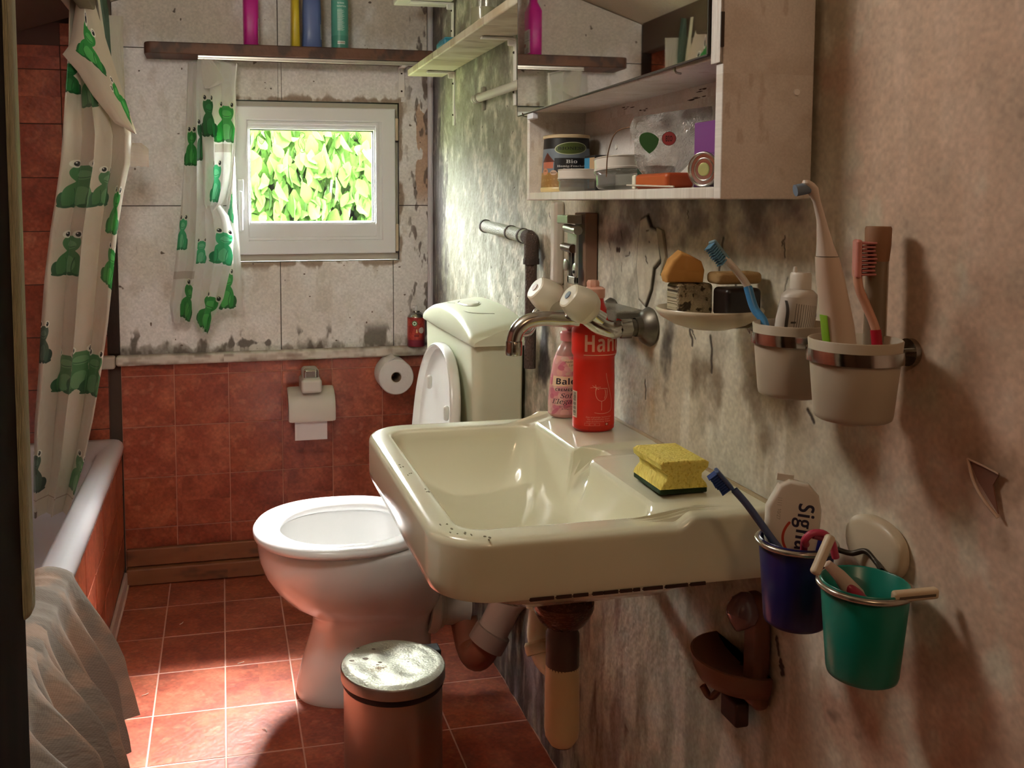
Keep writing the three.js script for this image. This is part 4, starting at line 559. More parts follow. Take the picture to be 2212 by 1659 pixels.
// bottles on the wooden shelf
{
  const y = 1.6545, z = 0.066;
  const mk = (name, label, x, pr, color, rough, o) => { const t = thing(name, label, 'bottle', [x, y, z], 'cleaning bottles on the wooden shelf'); obj('body', bottleG(x, z, pr.map(([h, ...r]) => [y + h, ...r])), M(color, rough, o), t); return [t, pr.map(([h, ...r]) => [y + h, ...r])]; };
  let [t, pr] = mk('detergent_bottle', 'magenta plastic bottle with a white label, leftmost on the wooden shelf', 0.097, [[0, 0.021, 0.030, 4], [0.003, 0.0228, 0.032, 4], [0.145, 0.0232, 0.032, 4], [0.150, 0.0215, 0.030, 4], [0.175, 0.013, 0.013, 2.4], [0.205, 0.0125, 0.0125, 2]], '#d31aa0', 0.35, { transmission: 0.15 });
  const lt = canTex(128, 256, (c) => { c.fillStyle = '#d9d3dc'; c.fillRect(0, 0, 128, 256); c.fillStyle = '#6b5a70'; for (let i = 0; i < 9; i++) c.fillRect(14, 20 + i * 9, 40 + ((i * 31) % 60), 3); c.fillRect(0, 116, 128, 4); c.fillStyle = '#b12c3c'; c.beginPath(); c.arc(94, 160, 22, 0, 7); c.fill(); c.fillStyle = '#6b5a70'; for (let i = 0; i < 7; i++) c.fillRect(14, 196 + i * 8, 30 + ((i * 23) % 50), 3); });
  obj('label', labelG(0.097, z, pr, y + 0.01, y + 0.085, -0.9, 0.75), M('#ffffff', 0.5, { map: lt }), t);
  obj('cap', latheC([[0, 0.204], [0.015, 0.204], [0.015, 0.222], [0.013, 0.225], [0, 0.225]], 24).translate(0.097, y, z), M('#c01690', 0.4), t);
  [t, pr] = mk('cleaner_bottle', 'slim yellow plastic bottle on the wooden shelf', 0.230, [[0, 0.013, 0.028, 4], [0.003, 0.0145, 0.03, 4], [0.10, 0.0128, 0.030, 3.4], [0.17, 0.0125, 0.027, 3], [0.20, 0.009, 0.010, 2], [0.215, 0.009, 0.009, 2]], '#c9b126', 0.4);
  obj('cap', latheC([[0, 0.212], [0.011, 0.212], [0.011, 0.235], [0.009, 0.238], [0, 0.238]], 24).translate(0.230, y, z), M('#b33126', 0.4), t);
  [t, pr] = mk('shampoo_bottle', 'blue-violet plastic bottle between the yellow bottle and the green can', 0.2805, [[0, 0.028, 0.026, 3], [0.003, 0.0305, 0.028, 3], [0.06, 0.0285, 0.027, 3], [0.12, 0.0285, 0.027, 3], [0.17, 0.026, 0.024, 2.6], [0.20, 0.012, 0.012, 2], [0.21, 0.012, 0.012, 2]], '#5c6fa6', 0.35);
  const l2 = canTex(64, 128, (c) => { c.fillStyle = '#cfd4da'; c.fillRect(0, 0, 64, 128); c.fillStyle = '#4a5a82'; for (let i = 0; i < 14; i++) c.fillRect(6, 8 + i * 8, 20 + ((i * 17) % 34), 3); });
  obj('label', labelG(0.2805, z, pr, y + 0.03, y + 0.075, 0.12, 0.7), M('#ffffff', 0.5, { map: l2 }), t);
  obj('cap', latheC([[0, 0.208], [0.016, 0.208], [0.016, 0.24], [0.014, 0.243], [0, 0.243]], 24).translate(0.2805, y, z), M('#dfe2ea', 0.4), t);
  { const x = 0.3665, tt = thing('spray_can', 'teal spray can with small white print, rightmost on the wooden shelf', 'can', [x, y, z]);
    const tx = canTex(512, 512, (c) => { c.fillStyle = '#5fae9c'; c.fillRect(0, 0, 512, 512); c.fillStyle = '#4f9c8b'; c.fillRect(0, 380, 512, 132); c.fillStyle = '#e4f4ef'; c.font = 'bold 26px sans-serif'; c.fillText('Für Räume', 190, 40); c.fillText('Raumerfrischer', 180, 74); for (let i = 0; i < 26; i++) c.fillRect(190, 98 + i * 9, 90 + ((i * 37) % 60), 3.4); c.fillRect(190, 440, 150, 34); c.fillStyle = '#a58f80'; for (let i = 0; i < 8; i++) c.fillRect(196 + i * 18, 448, 12, 18); });
    const cpr = [[y + 0.006, 0.026, 0.026, 2], [y + 0.15, 0.026, 0.026, 2]];
    obj('body', latheC([[0, 0.001], [0.0245, 0.001], [0.026, 0.005], [0.026, 0.155], [0.022, 0.166], [0.013, 0.172], [0, 0.173]], 40).translate(x, y, z), M('#62ad9b', 0.3, { metalness: 0.2 }), tt); obj('label', labelG(x, z, cpr, y + 0.007, y + 0.15, 0.0, 3.14159, 0.0003, 30, 2), M('#ffffff', 0.35, { map: tx }), tt); obj('cap', latheC([[0, 0.172], [0.018, 0.172], [0.018, 0.20], [0.015, 0.203], [0, 0.203]], 28).translate(x, y, z), M('#e6ece8', 0.4), tt); }
}
{ const x = 0.61, z = 0.83, y = 1.588; const t = thing('glass_jar', 'clear glass jar with pale liquid on the plank shelf', 'jar', [x, y, z]);
  obj('glass', latheC([[0, 0.001], [0.030, 0.001], [0.032, 0.004], [0.032, 0.085], [0.029, 0.088], [0.029, 0.0855], [0.030, 0.08], [0.030, 0.006], [0, 0.005]], 40).translate(x, y, z), mGlass, t);
  obj('liquid', latheC([[0, 0.006], [0.0295, 0.006], [0.0295, 0.055], [0, 0.055]], 36).translate(x, y, z), M('#cfd0b4', 0.1, { transmission: 0.5 }), t); obj('lid_ring', new THREE.TorusGeometry(0.0305, 0.0018, 8, 40).rotateX(Math.PI / 2).translate(x, y + 0.087, z), M('#6d6a58', 0.3, { metalness: 0.6 }), t); }
solo('plastic_box', 'small teal blue plastic box on the plank shelf', 'box', [0.578, 1.588, 0.60], [rbox(0.560, 0.596, 1.5885, 1.606, 0.55, 0.64, 0.006, 3), rbox(0.565, 0.591, 1.606, 1.610, 0.56, 0.63, 0.001)], M('#2f7f97', 0.4));

// ================================================================ MIRROR CABINET
const CX0 = 0.549, CX1 = 0.6635, CZ0 = 1.345, CZ1 = 2.034, CY0 = 1.1925, CY1 = 1.79, FL = CY0 + 0.0145;
{
  const tex = pixTex(512, 512, (u, v) => { const n = fbm(u * 6, v * 6, 4), m = fbm(u * 24 + 3, v * 9, 4); return mix3(mix3([224, 219, 214], [212, 204, 196], ss(0.4, 0.65, n)), [176, 160, 146], 0.35 * ss(0.66, 0.8, m)).map((k) => k * (0.97 + 0.06 * vn(u * 200, v * 200))); });
  const m = M('#ffffff', 0.42, { map: tex, bumpMap: bumpFine, bumpScale: 0.0005 });
  const t = thing('mirror_cabinet', 'white bathroom cabinet with a mirror door above an open compartment', 'cabinet', [0.606, CY0, 1.69]);
  obj('left_side', metreUV(rbox(CX0, CX1, CY0, CY1, CZ0, CZ0 + 0.012, 0.002), 0, 1, 3), m, t);
  const rs = obj('right_side', metreUV(rbox(CX0, CX1, CY0, CY1, CZ1 - 0.016, CZ1, 0.002), 0, 1, 3), m, t);
  obj('bottom', metreUV(rbox(CX0 + 0.001, CX1, CY0 + 0.0005, FL, CZ0 + 0.012, CZ1 - 0.016, 0.002), 2, 0, 3), m, t);
  obj('middle_shelf', metreUV(rbox(CX0 + 0.003, CX1, 1.352, 1.364, CZ0 + 0.012, CZ1 - 0.016, 0.002), 2, 0, 3), m, t);
  obj('top', rbox(CX0, CX1, CY1 - 0.012, CY1, CZ0 + 0.012, CZ1 - 0.016, 0.001), m, t);
  const back = obj('back', metreUV(box(CX1 - 0.006, CX1 - 0.001, FL, CY1 - 0.012, CZ0 + 0.012, CZ1 - 0.016), 2, 1, 3), m, t);
  const fade = []; for (const [z, y, l] of [[1.55, 1.345, 0.05], [1.60, 1.335, 0.04], [1.76, 1.335, 0.07], [1.80, 1.345, 0.05], [1.90, 1.328, 0.06], [1.72, 1.318, 0.05]]) for (let i = 0; i < 5; i++) fade.push(new THREE.SphereGeometry(1, 5, 3).scale(0.0004, 0.0004 + 0.0006 * rnd(), l * rr(0.08, 0.2)).translate(CX1 - 0.0062, y + rr(-0.002, 0.002), z + l * rr(-0.5, 0.5)));
  tag(obj('scrape', fade, M('#4e423a', 0.8), back), null, null, null, 'stuff');
  for (const z of [1.5, 1.58]) obj('screw_cap', along(new THREE.CylinderGeometry(0.004, 0.004, 0.003, 14), [-1, 0, 0], [CX1 - 0.0065, 1.283, z]), M('#f4f2ea', 0.3), back);
  obj('screw_cap', rod([0.641, 1.314, CZ1 - 0.001], [0.641, 1.314, CZ1 + 0.002], 0.0036), M('#ffffff', 0.2), rs);
  const tip = (g) => g.translate(0, -1.35, -1.302).rotateX(-0.0105).translate(0, 1.35, 1.302);   // the door hangs a little crooked
  const door = obj('mirror_door', [tip(rbox(0.5445, 0.5478, 1.350, 1.785, 1.302, 2.006, 0.0008))], M('#efeeea', 0.02, { metalness: 1 }), t, 'mirror door overhanging on the left');
  obj('edge', [box(0.5442, 0.5482, 1.3488, 1.3502, 1.302, 2.006), box(0.5442, 0.5482, 1.350, 1.785, 1.3006, 1.302), box(0.5442, 0.5482, 1.35, 1.785, 2.006, 2.0076)].map(tip), M('#54504a', 0.4, { metalness: 0.6 }), door);
  obj('door_stile', [rbox(0.5455, 0.5485, 1.345, 1.785, 2.0125, 2.033, 0.001)], m, t, 'white strip beside the mirror'); obj('latch', [box(0.545, 0.549, 1.362, 1.40, 2.0335, 2.0352)], M('#35281f', 0.6), t);
  obj('clip', [rbox(0.5445, 0.556, 1.338, 1.349, 1.358, 1.388, 0.002)], M('#dfe4ee', 0.3), t, 'white plastic door catch'); for (const z of [1.335, 1.93]) obj('clip', tube([[0.552, 1.346, z], [0.545, 1.3475, z], [0.543, 1.353, z]], 0.0013, 10, 6), mChromeDull, t);
}
// things in the open compartment
{
  { const x = 0.604, z = 1.402, y = FL, t = thing('food_tub', 'tall round food tub with shade-darkened label at the left of the open compartment', 'tub', [x, y, z]);
    const pr = [[y + 0.008, 0.0435, 0.0435, 2.3], [y + 0.095, 0.0385, 0.0385, 2.3]];
    const tx = canTex(512, 512, (c) => { c.fillStyle = '#707b84'; c.fillRect(0, 0, 512, 512); c.fillStyle = '#22211f'; c.fillRect(0, 0, 512, 110); c.fillStyle = '#9a733e'; c.fillRect(0, 360, 512, 152); c.fillStyle = '#a98650'; for (let i = 0; i < 60; i++) { c.beginPath(); c.arc((i * 97) % 512, 380 + ((i * 53) % 130), 6 + (i % 7), 0, 7); c.fill(); }  // print colours darkened to carry the compartment's shade
      c.fillStyle = '#5d3226'; c.beginPath(); c.moveTo(40, 250); c.lineTo(110, 150); c.lineTo(185, 250); c.fill(); c.fillStyle = '#b96d55'; c.fillRect(52, 250, 120, 66); c.fillStyle = '#4c5a26'; c.beginPath(); c.ellipse(300, 110, 118, 62, -0.08, 0, 7); c.fill(); c.strokeStyle = '#b9bf9a'; c.lineWidth = 7; c.stroke(); c.fillStyle = '#11140c'; c.font = 'bold 44px serif'; c.textAlign = 'center'; c.fillText('BIONESS', 300, 125); c.fillStyle = '#17171a'; c.fillRect(180, 210, 240, 150); c.fillStyle = '#d9d9d6'; c.font = 'bold 50px serif'; c.fillText('Bio', 300, 265); c.font = 'bold 27px serif'; c.fillText('Honig-Fenchel', 300, 305); c.fillText('Bonbons', 300, 340); c.fillStyle = '#c98a68'; c.beginPath(); c.arc(90, 350, 36, 0, 7); c.fill(); c.fillStyle = '#c2a58c'; c.beginPath(); c.arc(175, 362, 26, 0, 7); c.fill(); c.fillStyle = '#5a3a2c'; c.font = 'bold 24px sans-serif'; c.fillText('BIO', 175, 371); c.fillText('100', 90, 350); });
    obj('body', bottleG(x, z, [[y, 0.044, 0.044, 2.3], [y + 0.006, 0.0448, 0.0448, 2.3], [y + 0.0085, 0.0433, 0.0433, 2.3], [y + 0.096, 0.0383, 0.0383, 2.3]]), M('#d8c088', 0.4), t);
    obj('label', labelG(x, z, pr, y + 0.009, y + 0.0945, 0.35, 3.5, 0.0003, 40, 3), M('#ffffff', 0.45, { map: tx }), t);
    obj('rim', bottleG(x, z, [[y + 0.094, 0.0385, 0.0385, 2.3], [y + 0.095, 0.0405, 0.0405, 2.3], [y + 0.099, 0.0405, 0.0405, 2.3], [y + 0.1005, 0.039, 0.039, 2.3]]), M('#cbb690', 0.4), t); }
  { const t = thing('carton', 'small dark carton with blue and tan stripe behind the food tub', 'carton', [0.638, FL, 1.475]); obj('box', rbox(0.618, 0.656, FL, FL + 0.062, 1.455, 1.50, 0.001), M('#241f1d', 0.6), t); obj('stripe', [box(0.6175, 0.619, FL + 0.006, FL + 0.058, 1.455, 1.4785)], M('#3e87ad', 0.6), t, 'blue stripe'); obj('band', [box(0.6174, 0.619, FL + 0.006, FL + 0.058, 1.4786, 1.4995)], M('#b99a74', 0.6), t, 'tan stripe'); }
  const pot = (name, label, x, z, r, h, tilt) => { const t = thing(name, label, 'jar', [x, FL, z], 'lidded jars in the compartment'); const g1 = latheC([[0, 0.0006], [r * 0.86, 0.0006], [r * 0.92, 0.004], [r * 0.92, h * 0.42], [r * 1.0, h * 0.5], [r, h * 0.53], [r * 0.9, h * 0.56], [0, h * 0.56]], 36), g2 = latheC([[0, h * 0.56], [r * 0.98, h * 0.56], [r * 0.99, h * 0.62], [r * 0.97, h * 0.64], [r * 0.97, h * 0.94], [r, h * 0.97], [r * 0.97, h], [r * 0.9, h], [r * 0.88, h * 0.985], [0, h * 0.985]], 40);
    for (const g of [g1, g2]) { g.rotateX(tilt); g.translate(x, FL + Math.abs(Math.sin(tilt)) * r, z); } obj('jar', g1, M('#cfd0ca', 0.08, { transmission: 0.75 }), t, 'clear ribbed jar'); obj('lid', g2, M('#d3cdc4', 0.35), t, 'pale screw lid'); };
  pot('lidded_jar', 'low clear jar with a pale lid, standing in front of the food tub', 0.592, 1.488, 0.034, 0.038, 0); pot('lidded_jar', 'larger clear jar with a pale lid, tilted, right of the low jar', 0.600, 1.650, 0.041, 0.046, -0.1);
  { const x = 0.598, z = 1.80, y = FL, t = thing('plastic_bag', 'crumpled clear plastic bag with green print in the compartment', 'bag', [x, y, z]);
    const ux = V(0.93, 0, 0.36), sheet = (sgn) => { const rows = []; for (let i = 0; i <= 22; i++) { const v = i / 22, row = []; for (let j = 0; j <= 18; j++) { const s = j / 18 * 2 - 1, hw = lerp(0.012, 0.046, ss(0, 0.55, v)) * (1 + 0.12 * Math.sin(v * 9)), b = sgn * (0.016 * (1 - s * s) * Math.sin(Math.PI * cl(v * 0.85 + 0.1))) + 0.020 * (fbm(s * 4 + sgn, v * 8, 3) - 0.5), px = s * hw + 0.016 * v - 0.008; row.push([x + ux.x * px - ux.z * b, y + 0.002 + 0.104 * v + 0.006 * s * v, z + ux.z * px * 1.4 + ux.x * b]); } rows.push(row); } return loft(rows, { closed: false, crease: null }); };
    const film = obj('film', [sheet(1), sheet(-1)], mFilm, t);
    const leaf = new THREE.Shape(); leaf.moveTo(0, -0.014); leaf.bezierCurveTo(-0.008, -0.008, -0.018, 0.002, -0.012, 0.012); leaf.bezierCurveTo(-0.004, 0.018, 0.006, 0.014, 0.012, 0.006); leaf.bezierCurveTo(0.012, -0.004, 0.006, -0.010, 0, -0.014);
    const put = (g, px, v) => { g.rotateY(-0.37); return g.translate(x + ux.x * px - ux.z * 0.021, y + v, z + ux.z * px * 1.4 + ux.x * 0.021); };
    obj('print', put(new THREE.ExtrudeGeometry(leaf, { depth: 0.0004, bevelEnabled: false }), -0.022, 0.062), M('#2f6b33', 0.4), film, 'green leaf print'); const word = canTex(128, 64, (c) => { c.fillStyle = '#b54a48'; c.beginPath(); c.ellipse(64, 32, 60, 30, 0, 0, 7); c.fill(); c.fillStyle = '#3a1c1a'; c.font = 'bold 36px sans-serif'; c.textAlign = 'center'; c.fillText('BIO', 64, 45); });
    obj('print', put(new THREE.CircleGeometry(0.0095, 24), 0.002, 0.068), M('#ffffff', 0.5, { map: word }), film, 'red round print');
    obj('drawstring', tube([[x - 0.034, y + 0.088, z - 0.03], [x - 0.05, y + 0.082, z - 0.05], [x - 0.052, y + 0.055, z - 0.075], [x - 0.044, y + 0.02, z - 0.10]], 0.0009, 30, 6), M('#7a5a40', 0.8), t, 'thin brown drawstring'); }
  solo('carton', 'purple carton standing at the back right of the compartment', 'carton', [0.63, FL, 1.92], [rbox(0.622, 0.6555, FL, FL + 0.088, 1.835, 2.005, 0.001)], M('#7a3f84', 0.5, { map: canTex(128, 128, (c) => { c.fillStyle = '#ffffff'; c.fillRect(0, 0, 128, 128); c.fillStyle = '#e8d8f0'; c.fillRect(80, 10, 18, 70); c.fillStyle = '#c9a8d6'; c.fillRect(10, 90, 60, 8); }) }));
  { const t = thing('packet', 'flat orange packet lying at the front of the compartment', 'packet', [0.584, FL, 1.825]); obj('wrapper', rbox(0.564, 0.604, FL, FL + 0.021, 1.775, 1.872, 0.006, 3), M('#b4511f', 0.45), t); obj('edge', rbox(0.5625, 0.5665, FL + 0.0005, FL + 0.020, 1.769, 1.780, 0.002), M('#e0ddcc', 0.4), t, 'white folded end'); }
  solo('packet', 'dark green packet half hidden behind the orange packet', 'packet', [0.612, FL, 1.742], [rbox(0.592, 0.632, FL + 0.0005, FL + 0.034, 1.72, 1.765, 0.004, 3)], M('#1f3a2c', 0.5));
  solo('plastic_stick', 'thin pale plastic stick lying across the front of the compartment', 'stick', [0.560, FL, 1.84], [rod([0.560, FL + 0.002, 1.90], [0.562, FL + 0.0065, 1.755], 0.0012)], M('#cfc6b8', 0.4));
  { const x = 0.582, y = FL + 0.0222, z = 1.945, D = [-0.90, 0, 0.43], t = thing('metal_canister', 'shiny silver canister lying on its side at the right of the compartment', 'canister', [0.59, FL, z]);
    obj('body', along(latheC([[0, -0.036], [0.019, -0.036], [0.0212, -0.033], [0.0212, 0.004], [0.0218, 0.0065], [0.0218, 0.009], [0.0205, 0.0105], [0.0188, 0.0085], [0.0135, 0.0080], [0, 0.0080]], 48), D, [x, y, z]), M('#cfcfca', 0.14, { metalness: 1 }), t); obj('base_disc', along(latheC([[0, 0.0095], [0.0075, 0.0093], [0.0082, 0.0085], [0.0082, 0.007]], 24), D, [x, y, z]), M('#c9d48c', 0.3, { metalness: 0.5 }), t, 'yellowish disc in the base');
    obj('rim', along(new THREE.TorusGeometry(0.0202, 0.0014, 8, 48).rotateX(Math.PI / 2).translate(0, 0.0102, 0), D, [x, y, z]), mChrome, t); obj('rim', along(new THREE.TorusGeometry(0.0135, 0.0010, 8, 40).rotateX(Math.PI / 2).translate(0, 0.0082, 0), D, [x, y, z]), mChrome, t); }
}

// ================================================================ CURTAINS
function drawFrog(c, x, y, w, h, tilt = 0, tone = 0) {            // seated frog print, feet at (x, y)
  const G = [['#2f9a41', '#1c6a2d', '#58bd5e'], ['#3fb27a', '#2a8a5c', '#74cf9c'], ['#5a8a5c', '#40684a', '#7fa87c'], ['#4d6152', '#3a4a40', '#65786a'], ['#1f6e35', '#154d26', '#2f8a48']][tone];
  c.save(); c.translate(x, y); c.rotate(tilt); c.scale(w / 100, h / 150);
  c.fillStyle = G[1]; for (const s of [-1, 1]) { c.beginPath(); c.ellipse(s * 38, -22, 20, 26, s * 0.3, 0, 7); c.fill(); c.beginPath(); c.ellipse(s * 36, -5, 20, 7, 0, 0, 7); c.fill(); }
  c.fillStyle = G[0]; c.beginPath(); c.moveTo(-40, -4); c.bezierCurveTo(-56, -60, -30, -72, -22, -82); c.bezierCurveTo(-42, -100, -40, -124, -24, -132); c.lineTo(24, -132); c.bezierCurveTo(40, -124, 42, -100, 22, -82); c.bezierCurveTo(30, -72, 56, -60, 40, -4); c.closePath(); c.fill();
  c.fillStyle = G[2]; c.beginPath(); c.ellipse(4, -36, 22, 30, 0, 0, 7); c.fill(); c.beginPath(); c.ellipse(2, -102, 22, 15, 0, 0, 7); c.fill();
  c.fillStyle = G[1]; for (const s of [-1, 1]) { c.beginPath(); c.ellipse(s * 15, -4, 12, 6, 0, 0, 7); c.fill(); } c.strokeStyle = G[1]; c.lineWidth = 2.5; c.beginPath(); c.moveTo(-18, -98); c.quadraticCurveTo(2, -88, 22, -98); c.stroke(); c.beginPath(); c.moveTo(-24, -60); c.quadraticCurveTo(-14, -30, -20, -8); c.moveTo(24, -60); c.quadraticCurveTo(14, -30, 20, -8); c.stroke();
  for (const s of [-1, 1]) { c.fillStyle = '#f1efe2'; c.beginPath(); c.ellipse(s * 25, -138, 14, 13, 0, 0, 7); c.fill(); c.fillStyle = '#161412'; c.beginPath(); c.ellipse(s * 25 + 1, -138, 7.5, 8, 0, 0, 7); c.fill(); c.fillStyle = '#ffffff'; c.beginPath(); c.arc(s * 25 - 2, -141, 2.2, 0, 7); c.fill(); }
  c.restore();
}
function clothTexOf(w, h, base, frogs, patches = []) {            // frogs: [u, v, width, height (fractions), tilt, tone]
  return canTex(w, h, (c) => { c.fillStyle = base; c.fillRect(0, 0, w, h); for (let i = 0; i < w * h / 9000; i++) { c.fillStyle = `rgba(${150 + rnd() * 40},${130 + rnd() * 30},${110},0.05)`; c.beginPath(); c.ellipse(rnd() * w, rnd() * h, rr(6, 50), rr(6, 40), rnd() * 3, 0, 7); c.fill(); } for (const [u, v, pw, ph, col] of patches) { c.fillStyle = col; c.fillRect(u * w, v * h, pw * w, ph * h); } for (const [u, v, fw, fh, tl, tn] of frogs) drawFrog(c, u * w, v * h, fw * w, fh * h, tl, tn); });
}
function drape(rows, z, folds, amp, ph, { dz = 0, nu = 70, nv = 60, ripple = 0.004, hem = 0 } = {}) {   // hanging sheet: rows [y, x left, x right] from the top down
  const at = (v) => { const y = lerp(rows[0][0], rows[rows.length - 1][0], v); let i = 0; while (i < rows.length - 2 && y < rows[i + 1][0]) i++; const a = rows[i], b = rows[i + 1], t = cl((y - a[0]) / (b[0] - a[0])); return [y, lerp(a[1], b[1], t), lerp(a[2], b[2], t)]; };
  const out = []; for (let i = 0; i <= nv; i++) { const v = i / nv, [y, xl, xr] = at(v), row = []; for (let j = 0; j <= nu; j++) { const u = j / nu, a = u * folds * 6.2832 + ph + 0.5 * Math.sin(v * 4 + ph); row.push([lerp(xl, xr, u) + 0.25 * amp * Math.sin(2 * a) * Math.sin(Math.PI * u), y + hem * (fbm(u * 7, ph, 3) - 0.5) * ss(0.85, 1, v), z + dz * v + amp * Math.sin(a) + ripple * (fbm(u * 8 + ph, v * 5, 3) - 0.5)]); } out.push(row); }
  const g = loft(out.reverse(), { closed: false, crease: null }); return g;   // v runs up, so the map's foot is the hem
}
const clothM = (tex, t = 0.3, o = {}) => M('#ffffff', 0.75, { map: tex, transmission: t, thickness: 0, side: THREE.DoubleSide, ...o });
{
  const t = thing('shower_curtain', 'torn cream shower curtain printed with green frogs, bunched beside the bath', 'curtain', [-0.38, 0.33, 0.34]);
  const rows = [[1.745, -0.376, -0.305], [1.603, -0.382, -0.289], [1.482, -0.393, -0.262], [1.372, -0.403, -0.232], [1.298, -0.411, -0.236], [1.211, -0.425, -0.256], [1.112, -0.443, -0.273], [0.987, -0.461, -0.288], [0.862, -0.474, -0.303], [0.736, -0.484, -0.323], [0.609, -0.498, -0.347], [0.482, -0.505, -0.376], [0.343, -0.509, -0.420]];
  const F = [[0.05, 0.19, 0.30, 0.06, 0, 4], [0.42, 0.215, 0.28, 0.085, 0, 2], [0.32, 0.405, 0.52, 0.090, 0, 2], [0.66, 0.402, 0.22, 0.075, 0, 2], [0.90, 0.455, 0.17, 0.09, 0.05, 0], [0.30, 0.535, 0.36, 0.085, 0, 2], [0.93, 0.555, 0.22, 0.08, 0.2, 0], [0.05, 0.70, 0.22, 0.08, 0, 3], [0.40, 0.762, 0.36, 0.082, 0, 2], [0.63, 0.758, 0.34, 0.086, 0, 2], [0.86, 0.768, 0.36, 0.088, 0, 2], [0.06, 0.95, 0.28, 0.082, 0, 3], [0.92, 0.955, 0.28, 0.075, 0.1, 2]];
  const tex = clothTexOf(1024, 2048, '#d6cbb9', F, [[0.0, 0.965, 1, 0.002, 'rgba(120,90,70,0.5)'], [0.02, 0.988, 0.12, 0.012, 'rgba(90,56,36,0.8)']]);
  obj('main_sheet', drape(rows, 0.335, 2.2, 0.028, 0.9, { ripple: 0.010, nu: 110, nv: 90 }), clothM(tex, 0.2, { roughness: 0.32 }), t);
  const ft = clothTexOf(512, 512, '#d3c5b0', [[0.50, 0.44, 0.42, 0.34, 0.5, 0], [0.93, 0.86, 0.22, 0.34, -0.6, 0]]);
  const flap = []; for (let i = 0; i <= 30; i++) { const v = i / 30, row = []; const L = [[1.745, -0.352], [1.60, -0.378], [1.575, -0.397], [1.53, -0.36], [1.47, -0.325], [1.40, -0.272], [1.372, -0.222]], k = v * 6, a = Math.min(5, Math.floor(k)), f = k - a, lx = lerp(L[a][1], L[a + 1][1], f), ly = lerp(L[a][0], L[a + 1][0], f), rx = lerp(-0.322, -0.217, v ** 0.9), ry = lerp(1.745, 1.372, v ** 0.85);
    for (let j = 0; j <= 24; j++) { const u = j / 24; row.push([lerp(lx, rx, u), lerp(ly, ry, u), 0.372 + 0.018 * Math.sin(u * Math.PI) * (1 - 0.4 * v) + 0.006 * (fbm(u * 5, v * 6, 3) - 0.5) - 0.012 * v]); } flap.push(row); }
  obj('torn_flap', loft(flap.reverse(), { closed: false, crease: null }), clothM(ft, 0.15), t, 'torn corner folded over the front');
  obj('back_layer', drape([[1.692, -0.300, -0.250], [1.60, -0.292, -0.252], [1.45, -0.268, -0.250], [1.34, -0.258, -0.252]], 0.30, 0.6, 0.006, 1), clothM(clothTexOf(128, 256, '#cfc8bc', []), 0.35), t, 'paler layer behind');
  const lace = canTex(128, 128, (c) => { c.fillStyle = '#b7a596'; c.fillRect(0, 0, 128, 128); c.strokeStyle = 'rgba(232,222,210,0.8)'; for (let i = 0; i < 22; i++) { c.lineWidth = 1.5; c.beginPath(); c.moveTo(0, i * 6); c.lineTo(128, i * 6 + 3); c.stroke(); } });
  obj('frayed_patch', drape([[1.350, -0.232, -0.208], [1.335, -0.236, -0.190], [1.305, -0.238, -0.190], [1.287, -0.238, -0.190]], 0.325, 0.4, 0.003, 2, { hem: 0.006, nu: 16, nv: 16 }), clothM(lace, 0.3), t, 'frayed greyish scrap of weave');
  obj('clear_band', drape([[1.75, -0.325, -0.292], [1.70, -0.318, -0.285], [1.60, -0.300, -0.282], [1.52, -0.285, -0.279]], 0.315, 0.7, 0.006, 2), M('#6f8a78', 0.25, { transmission: 0.5, side: THREE.DoubleSide }), t, 'greenish clear plastic band');
}
solo('curtain_rod', 'pale round curtain rod running above the bath edge', 'rod', [-0.40, 1.738, 1.2], [rod([-0.40, 1.738, 0.02], [-0.40, 1.738, 2.42], 0.0125), rod([-0.40, 1.738, 0.003], [-0.40, 1.738, 0.02], 0.022)], M('#d3cbbd', 0.4));
